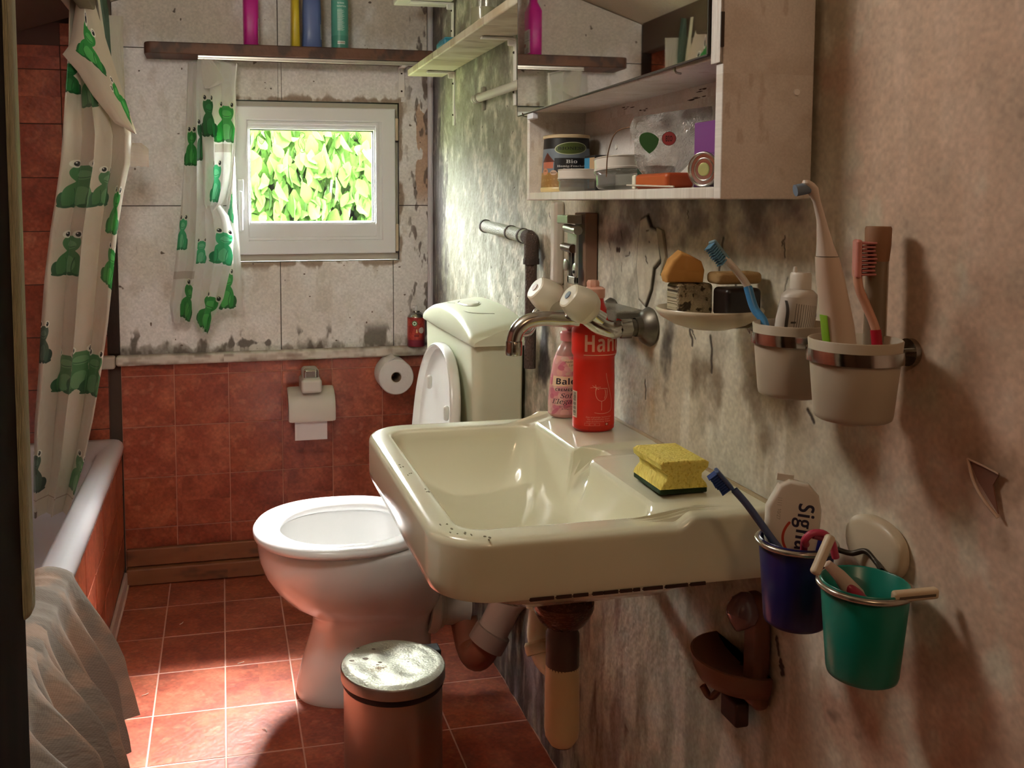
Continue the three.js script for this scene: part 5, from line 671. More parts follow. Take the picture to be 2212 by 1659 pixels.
{
  const t = thing('window_curtain', 'ragged white frog-print curtain strip hanging left of the window', 'curtain', [-0.04, 0.80, 0.07]);
  const mk = (name, rows, z, folds, amp, ph, frogs, patches, label, o) => obj(name, drape(rows, z, folds, amp, ph, o), clothM(clothTexOf(512, 1024, '#f2f1ee', frogs, patches), 0.5), t, label);
  mk('left_strip', [[1.606, -0.090, -0.050], [1.52, -0.094, -0.05], [1.38, -0.101, -0.045], [1.178, -0.118, -0.045], [1.016, -0.137, -0.055], [0.875, -0.158, -0.085], [0.825, -0.152, -0.098]], 0.060, 1.8, 0.012, 0.4, [[0.32, 0.39, 0.55, 0.15, 0, 0], [0.86, 0.37, 0.5, 0.16, 0, 4], [0.14, 0.715, 0.36, 0.135, 0, 1], [0.68, 0.985, 0.5, 0.15, 0.1, 0]], [[0, 0.80, 1, 0.03, 'rgba(150,130,115,0.35)']], undefined, { hem: 0.02 });
  mk('upper_sheet', [[1.620, -0.058, -0.012], [1.604, -0.062, 0.052], [1.52, -0.058, 0.049], [1.38, -0.052, 0.043], [1.25, -0.05, 0.030], [1.19, -0.052, 0.010], [1.172, -0.045, -0.015]], 0.084, 1.6, 0.013, 1.4, [[0.73, 0.555, 0.62, 0.27, 0, 0], [0.24, 0.52, 0.42, 0.28, 0, 4], [0.46, 0.955, 0.36, 0.28, 0, 1]], [[0.42, 0.57, 0.5, 0.055, 'rgba(150,130,115,0.45)']], 'upper sheet torn off below', { hem: 0.03 });
  mk('lower_sheet', [[1.180, -0.060, 0.000], [1.15, -0.064, 0.022], [1.09, -0.068, 0.036], [1.016, -0.076, 0.031], [0.90, -0.092, 0.002], [0.835, -0.090, -0.030], [0.798, -0.066, -0.048]], 0.088, 1.9, 0.014, 2.3, [[0.70, 0.46, 0.62, 0.28, 0.1, 1], [0.10, 0.455, 0.35, 0.2, 0, 1], [0.55, 0.985, 0.75, 0.30, 0.25, 0]], [[0.55, 0.40, 0.3, 0.08, 'rgba(250,250,252,0.8)']], 'lower sheet with ragged white edge', { hem: 0.02 });
  mk('right_strip', [[1.33, 0.028, 0.044], [1.178, 0.016, 0.047], [1.016, 0.0, 0.056], [0.90, -0.022, 0.060], [0.858, -0.03, 0.061]], 0.062, 1.2, 0.005, 0.2, [[0.42, 0.42, 0.45, 0.2, 0.1, 1], [0.35, 0.985, 0.75, 0.26, 0, 0]], [], undefined, { hem: 0.015 });
  obj('selvedge', [tube([[0.053, 1.604, 0.090], [0.046, 1.53, 0.092], [0.049, 1.45, 0.092], [0.043, 1.38, 0.092], [0.034, 1.26, 0.093], [0.022, 1.17, 0.096]], 0.0022, 60, 6)], M('#f2f1ee', 0.7), t, 'rolled white edge');
  obj('torn_corner', drape([[1.625, -0.052, -0.030], [1.59, -0.050, -0.004], [1.548, -0.048, 0.016], [1.538, -0.046, 0.000], [1.525, -0.043, -0.030]], 0.108, 0.5, 0.006, 0.3, { nu: 24, nv: 24 }), clothM(clothTexOf(64, 64, '#e0ddd8', []), 0.35), t, 'turned-over corner');
}

// ================================================================ ON THE WINDOW WALL
{
  const x = 0.612, z = 0.029, y = 0.722, t = thing('air_freshener', 'red printed aerosol can with white nozzle on the ledge', 'can', [x, y, z]);
  const tx = canTex(512, 512, (c) => { c.fillStyle = '#9a2f2c'; c.fillRect(0, 0, 512, 512); c.fillStyle = '#c8573f'; for (let i = 0; i < 40; i++) { c.globalAlpha = 0.5; c.beginPath(); c.arc((i * 131) % 512, 40 + ((i * 71) % 330), 14 + (i % 5) * 8, 0, 7); c.fill(); } c.globalAlpha = 1; c.fillStyle = '#7b2338'; c.fillRect(0, 400, 512, 112); c.fillStyle = '#3a7a44'; c.beginPath(); c.arc(196, 90, 52, 0, 7); c.fill(); c.fillStyle = '#e6ede0'; c.beginPath(); c.arc(196, 90, 36, 0, 7); c.fill(); c.fillStyle = '#3a7a44'; c.beginPath(); c.arc(196, 90, 20, 0, 7); c.fill(); c.fillStyle = '#d9d0c8'; c.beginPath(); c.arc(330, 220, 58, 0, 7); c.fill(); c.fillStyle = '#d98a3a'; c.beginPath(); c.arc(240, 250, 22, 0, 7); c.fill(); c.fillStyle = '#f1dcb0'; c.fillRect(226, 200, 22, 60); c.fillStyle = '#7a1f1c'; c.fillRect(190, 300, 90, 40); });
  obj('body', latheC([[0, 0.001], [0.027, 0.001], [0.0285, 0.004], [0.0285, 0.094], [0.0265, 0.098]], 40).translate(x, y, z), M('#8f2f2e', 0.3, { metalness: 0.3 }), t); obj('label', labelG(x, z, [[y, 0.0285, 0.0285, 2], [y + 0.1, 0.0285, 0.0285, 2]], y + 0.004, y + 0.093, 0, 3.14159, 0.0003, 30, 2), M('#ffffff', 0.3, { map: tx, metalness: 0.2 }), t);
  obj('shoulder', latheC([[0.0275, 0.096], [0.027, 0.099], [0.018, 0.110], [0.013, 0.112], [0.012, 0.116], [0, 0.117]], 36).translate(x, y, z), mChromeDull, t); obj('nozzle', [rbox(x - 0.005, x + 0.0045, y + 0.116, y + 0.132, z - 0.005, z + 0.005, 0.002), rbox(x - 0.013, x + 0.004, y + 0.126, y + 0.133, z - 0.004, z + 0.004, 0.002)], M('#e8e8ea', 0.4), t);
}
{
  const x0 = 0.194, x1 = 0.340, t = thing('paper_holder', 'white toilet paper holder with curved cover on the red tiles', 'holder', [0.266, 0.50, 0.03]);
  const prof = [[0.606, 0.028], [0.604, 0.040], [0.598, 0.060], [0.585, 0.082], [0.565, 0.096], [0.535, 0.102], [0.512, 0.102], [0.506, 0.100], [0.506, 0.096], [0.512, 0.097], [0.535, 0.097], [0.562, 0.091], [0.580, 0.078], [0.592, 0.058], [0.598, 0.040], [0.600, 0.028]];
  const sec = [0, 0.02, 0.08, 0.92, 0.98, 1].map((s, i) => prof.map(([y, z]) => { const e = [0.93, 0.98, 1, 1, 0.98, 0.93][i]; return [lerp(x0, x1, s), 0.556 + (y - 0.556) * e, z * (e * 0.3 + 0.7)]; }));
  obj('cover', loft(sec, { cap0: true, cap1: true, crease: 0.8 }), M('#cfc8bd', 0.35), t);
  const mt = obj('mount', [rbox(0.233, 0.298, 0.596, 0.640, 0.002, 0.105, 0.010, 3), rbox(0.240, 0.292, 0.60, 0.668, 0.002, 0.07, 0.012, 4)], M('#c9c1b8', 0.35), t); obj('button', rbox(0.2435, 0.2885, 0.628, 0.669, 0.055, 0.078, 0.010, 4), mChrome, mt, 'chrome cap');
  obj('roll', [rod([0.208, 0.548, 0.052], [0.322, 0.548, 0.052], 0.036)], M('#dedad4', 0.9), t); obj('paper', [rbox(0.213, 0.314, 0.446, 0.55, 0.0875, 0.0890, 0.0005), rbox(0.2135, 0.3135, 0.454, 0.50, 0.0868, 0.0874, 0.0002)], M('#e2dcdc', 0.9), t, 'hanging sheet');
}
{
  const x = 0.532, y = 0.637, t = thing('toilet_roll', 'spare toilet paper roll on a peg in the red tiles', 'toilet roll', [x, y - 0.056, 0.06]);
  const pr = [[0.0165, 0.012], [0.0165, 0.106], [0.0185, 0.108], [0.053, 0.108], [0.056, 0.105], [0.056, 0.015], [0.053, 0.012], [0.0165, 0.012]];
  obj('paper', latheC(pr, 56, 0.7).rotateX(Math.PI / 2).translate(x, y, 0), M('#dcd8d6', 0.95, { bumpMap: bumpFine, bumpScale: 0.0008 }), t); obj('core', latheC([[0.0166, 0.013], [0.0155, 0.013], [0.0155, 0.107], [0.0166, 0.107]], 36).rotateX(Math.PI / 2).translate(x, y, 0), M('#a58f78', 0.9), t);
  obj('loose_end', loft([0.014, 0.104].map((z) => [[x - 0.050, y + 0.026, z], [x - 0.034, y + 0.047, z], [x - 0.010, y + 0.0605, z], [x - 0.002, y + 0.064, z], [x - 0.001, y + 0.063, z], [x - 0.010, y + 0.058, z], [x - 0.034, y + 0.044, z], [x - 0.049, y + 0.025, z]]), { crease: 0.6, cap0: true, cap1: true }), M('#dedad8', 0.95), t); obj('peg', rod([x, y + 0.007, 0.0], [x, y + 0.007, 0.07], 0.006), mDark, t);
}

// ================================================================ PIPES AND FITTINGS ON THE RIGHT WALL
{
  const t = thing('wall_pipe', 'white painted pipe running level from the wall to behind the mirror', 'pipe', [0.65, 1.45, 0.95]);
  obj('pipe', [rod([0.653, 1.457, 0.605], [0.653, 1.447, 1.30], 0.0105)], M('#cfcbbc', 0.5), t); obj('end_cap', [rod([0.653, 1.457, 0.598], [0.653, 1.4567, 0.614], 0.0118)], M('#b9b4a2', 0.5), t); obj('clamp', [rbox(W - 0.010, W, 1.425, 1.485, 0.63, 0.648, 0.003), rod([0.653, 1.4566, 0.632], [0.653, 1.4563, 0.646], 0.0128)], M('#8c8574', 0.5), t);
}
{
  const t = thing('water_pipe', 'old painted water pipe with an elbow, turning down behind the tap', 'pipe', [0.65, 0.82, 1.06]);
  obj('level_pipe', [rod([0.650, 1.129, 0.715], [0.650, 1.114, 1.05], 0.0150)], M('#a9ac94', 0.55, { bumpMap: bumpFine, bumpScale: 0.002 }), t, 'greenish white painted length');
  obj('collar', [rod([0.650, 1.1292, 0.712], [0.650, 1.1288, 0.722], 0.0172)], M('#3f3a33', 0.7), t); obj('collar', [rod([0.650, 1.120, 0.925], [0.650, 1.1197, 0.933], 0.0168)], M('#4a4238', 0.7), t); obj('collar', [rod([0.650, 1.1155, 1.015], [0.650, 1.1152, 1.024], 0.0170)], M('#4a4238', 0.7), t);
  const rust = M('#5c4a40', 0.75, { bumpMap: bumpFine, bumpScale: 0.004 });
  obj('elbow', [tube([[0.650, 1.1145, 1.045], [0.650, 1.113, 1.063], [0.650, 1.106, 1.072], [0.650, 1.09, 1.075], [0.650, 1.065, 1.075]], 0.0158, 30, 16), rod([0.650, 1.068, 1.075], [0.650, 1.056, 1.075], 0.0175)], rust, t, 'brown corroded elbow'); obj('drop_pipe', [rod([0.650, 1.06, 1.075], [0.6485, 0.83, 1.075], 0.0128)], rust, t, 'brown corroded drop');
}
{
  const t = thing('conduit', 'white cable conduit running down the wall from the cabinet', 'conduit', [0.66, 0.985, 1.21]);
  obj('channel', [rbox(0.648, W, 1.022, 1.192, 1.196, 1.226, 0.008, 3)], M('#bdb3a4', 0.5), t); obj('socket_end', [rod([0.657, 1.024, 1.211], [0.655, 0.972, 1.211], 0.0165, 0.0135)], M('#b3a998', 0.55), t);
}
{
  const t = thing('steel_bracket', 'rusty steel door fitting screwed to a brown block on the wall', 'fitting', [0.65, 1.03, 1.36]);
  const st = M('#b4b4a6', 0.34, { metalness: 0.7 });
  obj('block', [rbox(0.646, W, 1.035, 1.170, 1.338, 1.392, 0.002)], M('#8a6a55', 0.7), t, 'brown wooden block');
  obj('top_plate', [rbox(0.612, 0.6405, 1.150, 1.166, 1.335, 1.390, 0.002)], st, t); obj('roller', [rod([0.628, 1.142, 1.345], [0.628, 1.138, 1.402], 0.0085)], st, t); obj('lower_roller', [rod([0.628, 1.106, 1.330], [0.628, 1.104, 1.378], 0.008)], M('#5a4030', 0.4, { metalness: 0.6 }), t);
  obj('slot_plate', [rbox(0.632, 0.637, 1.112, 1.136, 1.338, 1.384, 0.001), rbox(0.632, 0.637, 1.040, 1.114, 1.338, 1.346, 0.001), rbox(0.632, 0.637, 1.040, 1.114, 1.374, 1.384, 0.001), rbox(0.632, 0.637, 1.038, 1.052, 1.338, 1.384, 0.001)], st, t); obj('slot', [box(0.6375, 0.6395, 1.05, 1.114, 1.345, 1.375)], mBlack, t, 'black sheet for the slot darkness');  // black sheet behind the slot plate paints the opening's darkness
  obj('washer', along(latheC([[0, 0], [0.013, 0], [0.013, 0.002], [0.011, 0.003], [0, 0.003]], 24), [-1, 0, 0], [0.632, 1.065, 1.382]), st, t); obj('washer', along(latheC([[0, 0], [0.011, 0], [0.011, 0.002], [0.009, 0.003], [0, 0.003]], 24), [-1, 0, 0], [0.630, 1.072, 1.338]), st, t); obj('bolt', along(new THREE.CylinderGeometry(0.003, 0.003, 0.003, 10), [-1, 0, 0], [0.628, 1.062, 1.382]), mBlack, t);
}
{ // brown soap holder low on the wall under the basin
  const br = M('#704a36', 0.5), t = thing('soap_holder', 'brown plastic soap holder under the washbasin on the near side', 'soap holder', [0.64, 0.44, 1.88]);
  const dish = []; for (let i = 0; i <= 10; i++) { const v = i / 10, r = [0.02, 0.045, 0.060, 0.066, 0.069, 0.070, 0.067, 0.060, 0.045, 0.025, 0.004][i], y = [0.500, 0.502, 0.509, 0.520, 0.534, 0.540, 0.541, 0.536, 0.530, 0.527, 0.526][i]; dish.push([...Array(36)].map((_, j) => { const a = (j / 36) * 6.2832; return [0.665 - 0.0 + Math.min(0, r * 0.95 * Math.cos(a)), y, 1.872 + r * Math.sin(a)]; })); }
  obj('dish', loft(dish, { cap0: true, crease: 0.9 }), br, t); obj('plate', [rbox(0.648, W, 0.492, 0.640, 1.895, 1.932, 0.009, 3)], br, t); obj('hook', tube([[0.655, 0.49, 1.845], [0.64, 0.465, 1.835], [0.632, 0.478, 1.828]], 0.005, 20, 8), br, t); obj('hook', rbox(0.640, 0.66, 0.455, 0.488, 1.86, 1.90, 0.004), M('#3a241a', 0.6), t);
  obj('knob', along(latheC([[0, -0.022], [0.010, -0.018], [0.018, -0.008], [0.021, 0.004], [0.019, 0.014], [0.011, 0.022], [0.003, 0.0285], [0, 0.0295]], 32), [-0.45, -0.85, 0.25], [0.640, 0.622, 1.912]), M('#7a6168', 0.12, { clearcoat: 1 }), t, 'glossy mauve drop-shaped knob');
  t.position.y += 0.052; t.position.z += 0.042;
}

// ================================================================ ON THE WASHBASIN
const BY = 0.8125;
{
  const x = 0.600, z = 1.550, y = BY + 0.0006, t = thing('dish_soap_bottle', 'tall red washing-up bottle with a wine glass drawing on the basin', 'bottle', [x, y, z]);
  const pr = [[y, 0.031, 0.026, 2.2], [y + 0.004, 0.0345, 0.0292, 2.2], [y + 0.06, 0.0343, 0.029, 2.2], [y + 0.122, 0.0337, 0.0285, 2.2], [y + 0.127, 0.0362, 0.031, 2.3], [y + 0.132, 0.0368, 0.0315, 2.3], [y + 0.166, 0.0366, 0.0315, 2.3], [y + 0.178, 0.031, 0.026, 2.3], [y + 0.197, 0.021, 0.0185, 2.4], [y + 0.212, 0.0155, 0.0155, 2], [y + 0.221, 0.0145, 0.0145, 2]];
  const tone = M('#e0281c', 0.3, { transmission: 0.12 });
  obj('body', bottleG(x, z, pr, 56), tone, t);
  const tx = canTex(512, 1024, (c) => { c.fillStyle = '#e0281c'; c.fillRect(0, 0, 512, 1024); c.fillStyle = '#f3b9a4'; c.font = 'bold 230px sans-serif'; c.save(); c.scale(0.64, 1.12); c.fillText('Hand', 232, 176); c.restore(); c.fillRect(152, 232, 330, 9); c.translate(-30, 0); c.strokeStyle = '#f4bda6'; c.lineWidth = 4.5; c.lineCap = 'round';
    c.beginPath(); c.moveTo(286, 606); c.bezierCurveTo(276, 700, 304, 742, 340, 746); c.bezierCurveTo(384, 742, 402, 690, 394, 606); c.moveTo(286, 606); c.lineTo(394, 606); c.moveTo(340, 746); c.lineTo(340, 846); c.moveTo(372, 620); c.bezierCurveTo(384, 660, 376, 700, 366, 716); c.moveTo(384, 440); c.bezierCurveTo(400, 600, 476, 760, 440, 850); c.bezierCurveTo(410, 894, 320, 888, 276, 872); c.moveTo(238, 596); c.lineTo(330, 590); c.moveTo(284, 564); c.lineTo(290, 622); c.moveTo(256, 572); c.lineTo(312, 616); c.stroke(); c.fillStyle = '#f0aa94'; c.font = '22px sans-serif'; c.textAlign = 'center'; c.fillText('Das ergiebige Spülmittel', 320, 930); c.fillText('für strahlenden Glanz', 320, 954); c.fillText('und streifenfreie Gläser', 320, 978); c.strokeStyle = '#f0aa94'; c.lineWidth = 2; for (const q of [190, 236, 284]) c.strokeRect(q, 990, 40, 26); c.fillStyle = '#a31a12'; c.fillRect(376, 988, 34, 32); c.fillStyle = '#f3c9b8'; c.fillRect(390, 992, 7, 24); c.fillRect(382, 1000, 22, 7); });
  obj('label', labelG(x, z, pr, y + 0.010, y + 0.163, 0.35, 3.25, 0.0003, 40, 30), M('#ffffff', 0.32, { map: tx }), t, 'printed front');
  const bar = canTex(128, 256, (c) => { c.fillStyle = '#e6d3c2'; c.fillRect(0, 0, 128, 256); c.fillStyle = '#2a1c18'; for (let q = 14; q < 240;) { const b = 2 + ((q * 7) % 5); c.fillRect(26, q, 80, b); q += b + 2 + ((q * 3) % 4); } c.font = '14px sans-serif'; });
  obj('barcode', labelG(x, z, pr, y + 0.022, y + 0.066, 2.80, 3.25, 0.0008, 10, 3), M('#ffffff', 0.4, { map: bar }), t, 'white barcode strip');
  obj('cap', [latheC([[0, 0.219], [0.0165, 0.219], [0.0172, 0.222], [0.0172, 0.234], [0.013, 0.237], [0.0095, 0.238]], 24).translate(x, y, z), latheC([[0.0095, 0.236], [0.0108, 0.238], [0.0112, 0.244], [0.0090, 0.248], [0, 0.249]], 8).translate(x - 0.003, y, z)], M('#efb9a2', 0.35, { transmission: 0.2 }), t, 'pale pink push-pull cap');
}
{
  const x = 0.597, z = 1.447, y = BY + 0.0006, t = thing('hand_soap_bottle', 'pink floral hand soap bottle behind the red bottle', 'bottle', [x, y, z]);
  const pr = [[y, 0.034, 0.024, 2.6], [y + 0.004, 0.0375, 0.026, 2.6], [y + 0.03, 0.0375, 0.026, 2.6], [y + 0.07, 0.034, 0.025, 2.5], [y + 0.10, 0.0285, 0.023, 2.4], [y + 0.122, 0.019, 0.018, 2.2], [y + 0.130, 0.0135, 0.0135, 2], [y + 0.134, 0.0135, 0.0135, 2]];
  obj('body', bottleG(x, z, pr, 52), M('#d6a9a0', 0.2, { transmission: 0.3 }), t);
  const tx = canTex(512, 768, (c) => { c.fillStyle = '#d79c9c'; c.fillRect(0, 0, 512, 768); for (let i = 0; i < 46; i++) { c.globalAlpha = 0.55; c.fillStyle = ['#c9607f', '#e3b7a4', '#d8cfae', '#b9506e', '#e7c4bb'][i % 5]; c.beginPath(); c.ellipse((i * 149) % 512, (i * 211) % 768, 34 + (i % 4) * 12, 22 + (i % 3) * 12, i, 0, 7); c.fill(); } c.globalAlpha = 1; c.fillStyle = '#e2c9a6'; c.beginPath(); c.moveTo(190, 40); c.lineTo(420, 40); c.lineTo(304, 200); c.fill(); c.fillStyle = '#4a2c2c'; c.font = 'italic 40px serif'; c.textAlign = 'center'; c.fillText('made with', 304, 84); c.fillText('Love', 304, 128); c.fillStyle = '#8c2f52'; c.font = 'bold 26px sans-serif'; c.fillText('LIMITED', 380, 214); c.fillText('EDITION', 380, 242);
    c.fillStyle = '#e9cfae'; c.fillRect(70, 262, 400, 130); c.fillStyle = '#1d1c2c'; c.font = 'bold 112px sans-serif'; c.fillText('Balea', 262, 368); c.font = '26px serif'; c.fillText('dm', 400, 286); c.font = 'bold 50px sans-serif'; c.fillText('CREMESEIFE', 262, 456); c.font = 'italic 84px serif'; c.fillText('Soft', 250, 545); c.fillText('Elegance', 262, 622); c.font = '24px sans-serif'; c.fillText('mit Rosenblüten-', 260, 670); c.fillText('& Feige-Duft', 260, 698); });
  obj('label', labelG(x, z, pr, y + 0.006, y + 0.108, 0.75, 3.2, 0.0003, 36, 24), M('#ffffff', 0.3, { map: tx }), t, 'printed floral front');
  obj('pump', [latheC([[0, 0.133], [0.0165, 0.133], [0.017, 0.136], [0.017, 0.146], [0.015, 0.149], [0.006, 0.150], [0.006, 0.158], [0, 0.158]], 28).translate(x, y, z), rbox(x - 0.010, x + 0.010, y + 0.154, y + 0.162, z - 0.03, z + 0.012, 0.004, 3)], M('#d98a8c', 0.4), t, 'pink pump top');
}
{ // sponge with a waisted grip and a green scouring face
  const cx = 0.578, cz = 1.868, y = BY + 0.0006, t = thing('sponge', 'yellow cleaning sponge with waisted sides and green scouring pad', 'sponge', [cx, y, cz]);
  const spTex = pixTex(256, 256, (u, v) => mix3([232, 214, 108], [212, 188, 78], ss(0.62, 0.82, fbm(u * 40, v * 40, 2)))), spB = pixTex(256, 256, (u, v) => grey(255 * fbm(u * 46, v * 46, 2)), { srgb: false });
  const prof = [[-0.033, 0.0075], [0.033, 0.0075], [0.031, 0.013], [0.024, 0.021], [0.0245, 0.027], [0.033, 0.0345], [0.034, 0.041], [0.028, 0.0445], [-0.028, 0.0445], [-0.034, 0.041], [-0.033, 0.0345], [-0.0245, 0.027], [-0.024, 0.021], [-0.031, 0.013]];
  const s = new THREE.Shape(); prof.forEach((p, i) => s[i ? 'lineTo' : 'moveTo'](...p)); s.closePath();
  const g = new THREE.ExtrudeGeometry(s, { depth: 0.084, bevelEnabled: true, bevelThickness: 0.002, bevelSize: 0.002, bevelOffset: -0.002, bevelSegments: 2, steps: 8 }); g.translate(0, 0, -0.042); metreUV(g, 0, 2, 18, 0, 0); { const p = g.attributes.position, q = g.attributes.uv; for (let i = 0; i < p.count; i++) q.setXY(i, p.getX(i) * 9 + p.getZ(i) * 2, p.getZ(i) * 9 + p.getY(i) * 8); }
  const pad = new RoundedBoxGeometry(0.066, 0.0075, 0.084, 2, 0.002).translate(0, 0.0042, 0); const turn = -0.02; for (const q of [g, pad]) { q.rotateY(turn); q.translate(cx, y, cz); }
  obj('foam', toCreasedNormals(g, 0.5), M('#ffffff', 0.95, { map: spTex, bumpMap: spB, bumpScale: 0.003 }), t); obj('scouring_pad', pad, M('#2c4a22', 0.95, { bumpMap: spB, bumpScale: 0.003 }), t, 'dark green scouring pad');
}

// ================================================================ UPPER HOLDER: DISH AND TWO TUMBLERS
const mOpal = M('#cdbfa9', 0.55, { transmission: 0.35, thickness: 0 });
{
  const x = 0.602, z = 1.920, y = 1.030, t = thing('soap_dish', 'round cream ceramic dish fixed to the wall beside the tap', 'dish', [x, y, z]);
  obj('dish', latheC([[0, 0], [0.026, 0], [0.045, 0.006], [0.060, 0.015], [0.0655, 0.021], [0.0665, 0.0245], [0.0650, 0.0265], [0.062, 0.0255], [0.055, 0.018], [0.042, 0.0115], [0, 0.010]], 56, 1).translate(x, y, z), M('#cfc4ac', 0.28), t); obj('mount', [rod([x + 0.03, y + 0.006, z], [W, y + 0.006, z], 0.008), rod([W - 0.006, y + 0.006, z], [W + 0.001, y + 0.006, z], 0.018)], mChromeDull, t);
}
const grime = pixTex(256, 256, (u, v) => mix3(mix3([196, 186, 158], [150, 138, 110], fbm(u * 8, v * 8, 4)), [70, 60, 44], ss(0.55, 0.7, fbm(u * 14, v * 14 + 4, 4))));
solo('soap_bar', 'grimy whitish soap block at the front of the ceramic dish', 'soap', [0.586, 1.0425, 1.900], [metreUV(rbox(0.561, 0.611, 1.0455, 1.0865, 1.882, 1.914, 0.005, 3), 0, 1, 12)], M('#ffffff', 0.55, { map: grime, bumpMap: bumpFine, bumpScale: 0.002 }));
solo('soap_bar', 'black soap block at the back of the ceramic dish', 'soap', [0.628, 1.045, 1.936], [rbox(0.606, 0.654, 1.0465, 1.083, 1.918, 1.956, 0.006, 3)], M('#1c1413', 0.35));
{ const s = new THREE.Shape([[-0.0235, -0.0135], [-0.026, -0.006], [-0.0175, 0.014], [-0.006, 0.0245], [0.004, 0.020], [0.019, 0.0125], [0.0235, 0.002], [0.0215, -0.0135]].map((p) => new THREE.Vector2(...p)));
  const g = new THREE.ExtrudeGeometry(s, { depth: 0.020, steps: 3, bevelEnabled: true, bevelThickness: 0.005, bevelSize: 0.005, bevelOffset: -0.004, bevelSegments: 4 }).translate(0, 0, -0.010), p = g.attributes.position; for (let i = 0; i < p.count; i++) { const q = 0.0025 * (fbm(p.getX(i) * 120 + 4, p.getY(i) * 120 + p.getZ(i) * 90, 2) - 0.5); p.setXYZ(i, p.getX(i) + q, p.getY(i) + q * (p.getY(i) > -0.012 ? 1 : 0), p.getZ(i) + q); } g.deleteAttribute('normal'); g.computeVertexNormals(); g.rotateY(-0.25); g.translate(0.577, 1.1020, 1.898);
  solo('pumice_stone', 'tan wedge of pumice on top of the whitish soap', 'stone', [0.577, 1.087, 1.898], toCreasedNormals(g, 0.9), M('#c08d4a', 0.85, { bumpMap: bumpFine, bumpScale: 0.002 })); }
solo('nail_brush', 'light wooden brush lying across the soap blocks', 'brush', [0.632, 1.087, 1.93], [rbox(0.600, 0.662, 1.0868, 1.102, 1.912, 1.944, 0.006, 3)], M('#b3905c', 0.6, { bumpMap: bumpFine, bumpScale: 0.0008 }));
function tumbler(name, label, x, y, z, r0, r1, h, m, ringY, ringM, ringR, band) {
  const t = thing(name, label, 'tumbler', [x, y - h, z]);
  obj('glass', latheC([[0, -h], [r0 - 0.004, -h], [r0 - 0.001, -h + 0.002], [r0, -h + 0.006], [r1, -0.001], [r1 - 0.001, 0], [r1 - 0.0025, -0.001], [r0 - 0.0025, -h + 0.007], [0, -h + 0.005]], 128, 0.9).translate(x, y, z), m, t);
  return t;
}
const ringBand = (x, y, z, r, h) => latheC([[r, -h / 2], [r + 0.0018, -h / 2], [r + 0.0022, 0], [r + 0.0018, h / 2], [r, h / 2], [r, -h / 2]], 64).translate(x, y, z);
{
  const A = [0.611, 1.057, 2.084], B = [0.606, 1.056, 2.196];
  tumbler('tooth_tumbler', 'opal glass tumbler in a chrome ring, next to the dish', ...A, 0.0345, 0.0415, 0.080, mOpal); tumbler('tooth_tumbler', 'larger opal glass tumbler in a chrome ring, nearer the doorway', ...B, 0.0365, 0.0435, 0.080, mOpal);
  for (const [[x, y, z], r, lab] of [[A, 0.0418, 'narrow chrome ring holder round the tumbler by the dish'], [B, 0.0436, 'narrow chrome ring holder round the tumbler nearer the doorway']]) { const t = thing('ring_holder', lab, 'holder', [x, y - 0.02, z]); obj('ring', ringBand(x, y - 0.016, z, r - 0.0006, 0.012), mChrome, t); obj('arm', rod([x + r, y - 0.016, z], [W, y - 0.016, z], 0.005), mChrome, t); obj('rosette', rod([W - 0.005, y - 0.016, z], [W + 0.001, y - 0.016, z], 0.014), mChromeDull, t); }
}
// brushes: handle as a tube along points, head and bristles
function toothbrush(label, pts, r, head, faceDir, colors, group, k = 1) {    // head = [centre, along-dir]
  const t = thing('toothbrush', label, 'toothbrush', pts[0], group), H = head[0], d = V(...head[1]).normalize(), f = V(...faceDir).normalize();
  obj('handle', tube(pts, r, 50, 12), colors[0], t); if (colors[3]) { const n = pts.length; obj('grip', tube(pts.slice(0, colors[4] ?? 3), r * 1.18, 30, 12), colors[3], t); }
  const q = new THREE.Quaternion().setFromRotationMatrix(new THREE.Matrix4().makeBasis(d.clone().cross(f).normalize(), d, f)); const hp = new RoundedBoxGeometry(0.0115, 0.030, 0.0048, 3, 0.0023).scale(k, k, k).applyQuaternion(q).translate(...H); const hd = obj('head', hp, colors[1], t);
  const br = []; for (let i = -4; i <= 4; i++) for (let j = -2; j <= 2; j++) { const b = new THREE.CylinderGeometry(0.0009, 0.001, 0.0105 + 0.0015 * Math.cos(i * 1.3), 6).rotateX(Math.PI / 2).translate(j * 0.0021, i * 0.003, 0.0072); br.push(b.scale(k, k, k).applyQuaternion(q).translate(...H)); } tag(obj('bristles', br, colors[2], hd), null, null, null, 'stuff');
  return t;
}
toothbrush('blue and white toothbrush leaning left in the tumbler by the dish', [[0.590, 0.986, 2.062], [0.599, 1.052, 2.049], [0.594, 1.068, 2.036], [0.591, 1.092, 2.026], [0.580, 1.110, 2.02], [0.566, 1.126, 2.016]], 0.0042, [[0.5605, 1.1335, 2.014], [-0.62, 0.78, -0.1]], [-0.7, -0.6, 0.3], [M('#cfcabf', 0.3), M('#8fb6c4', 0.3, { transmission: 0.4 }), M('#5f93b4', 0.5), M('#3f83b8', 0.35), 4]);
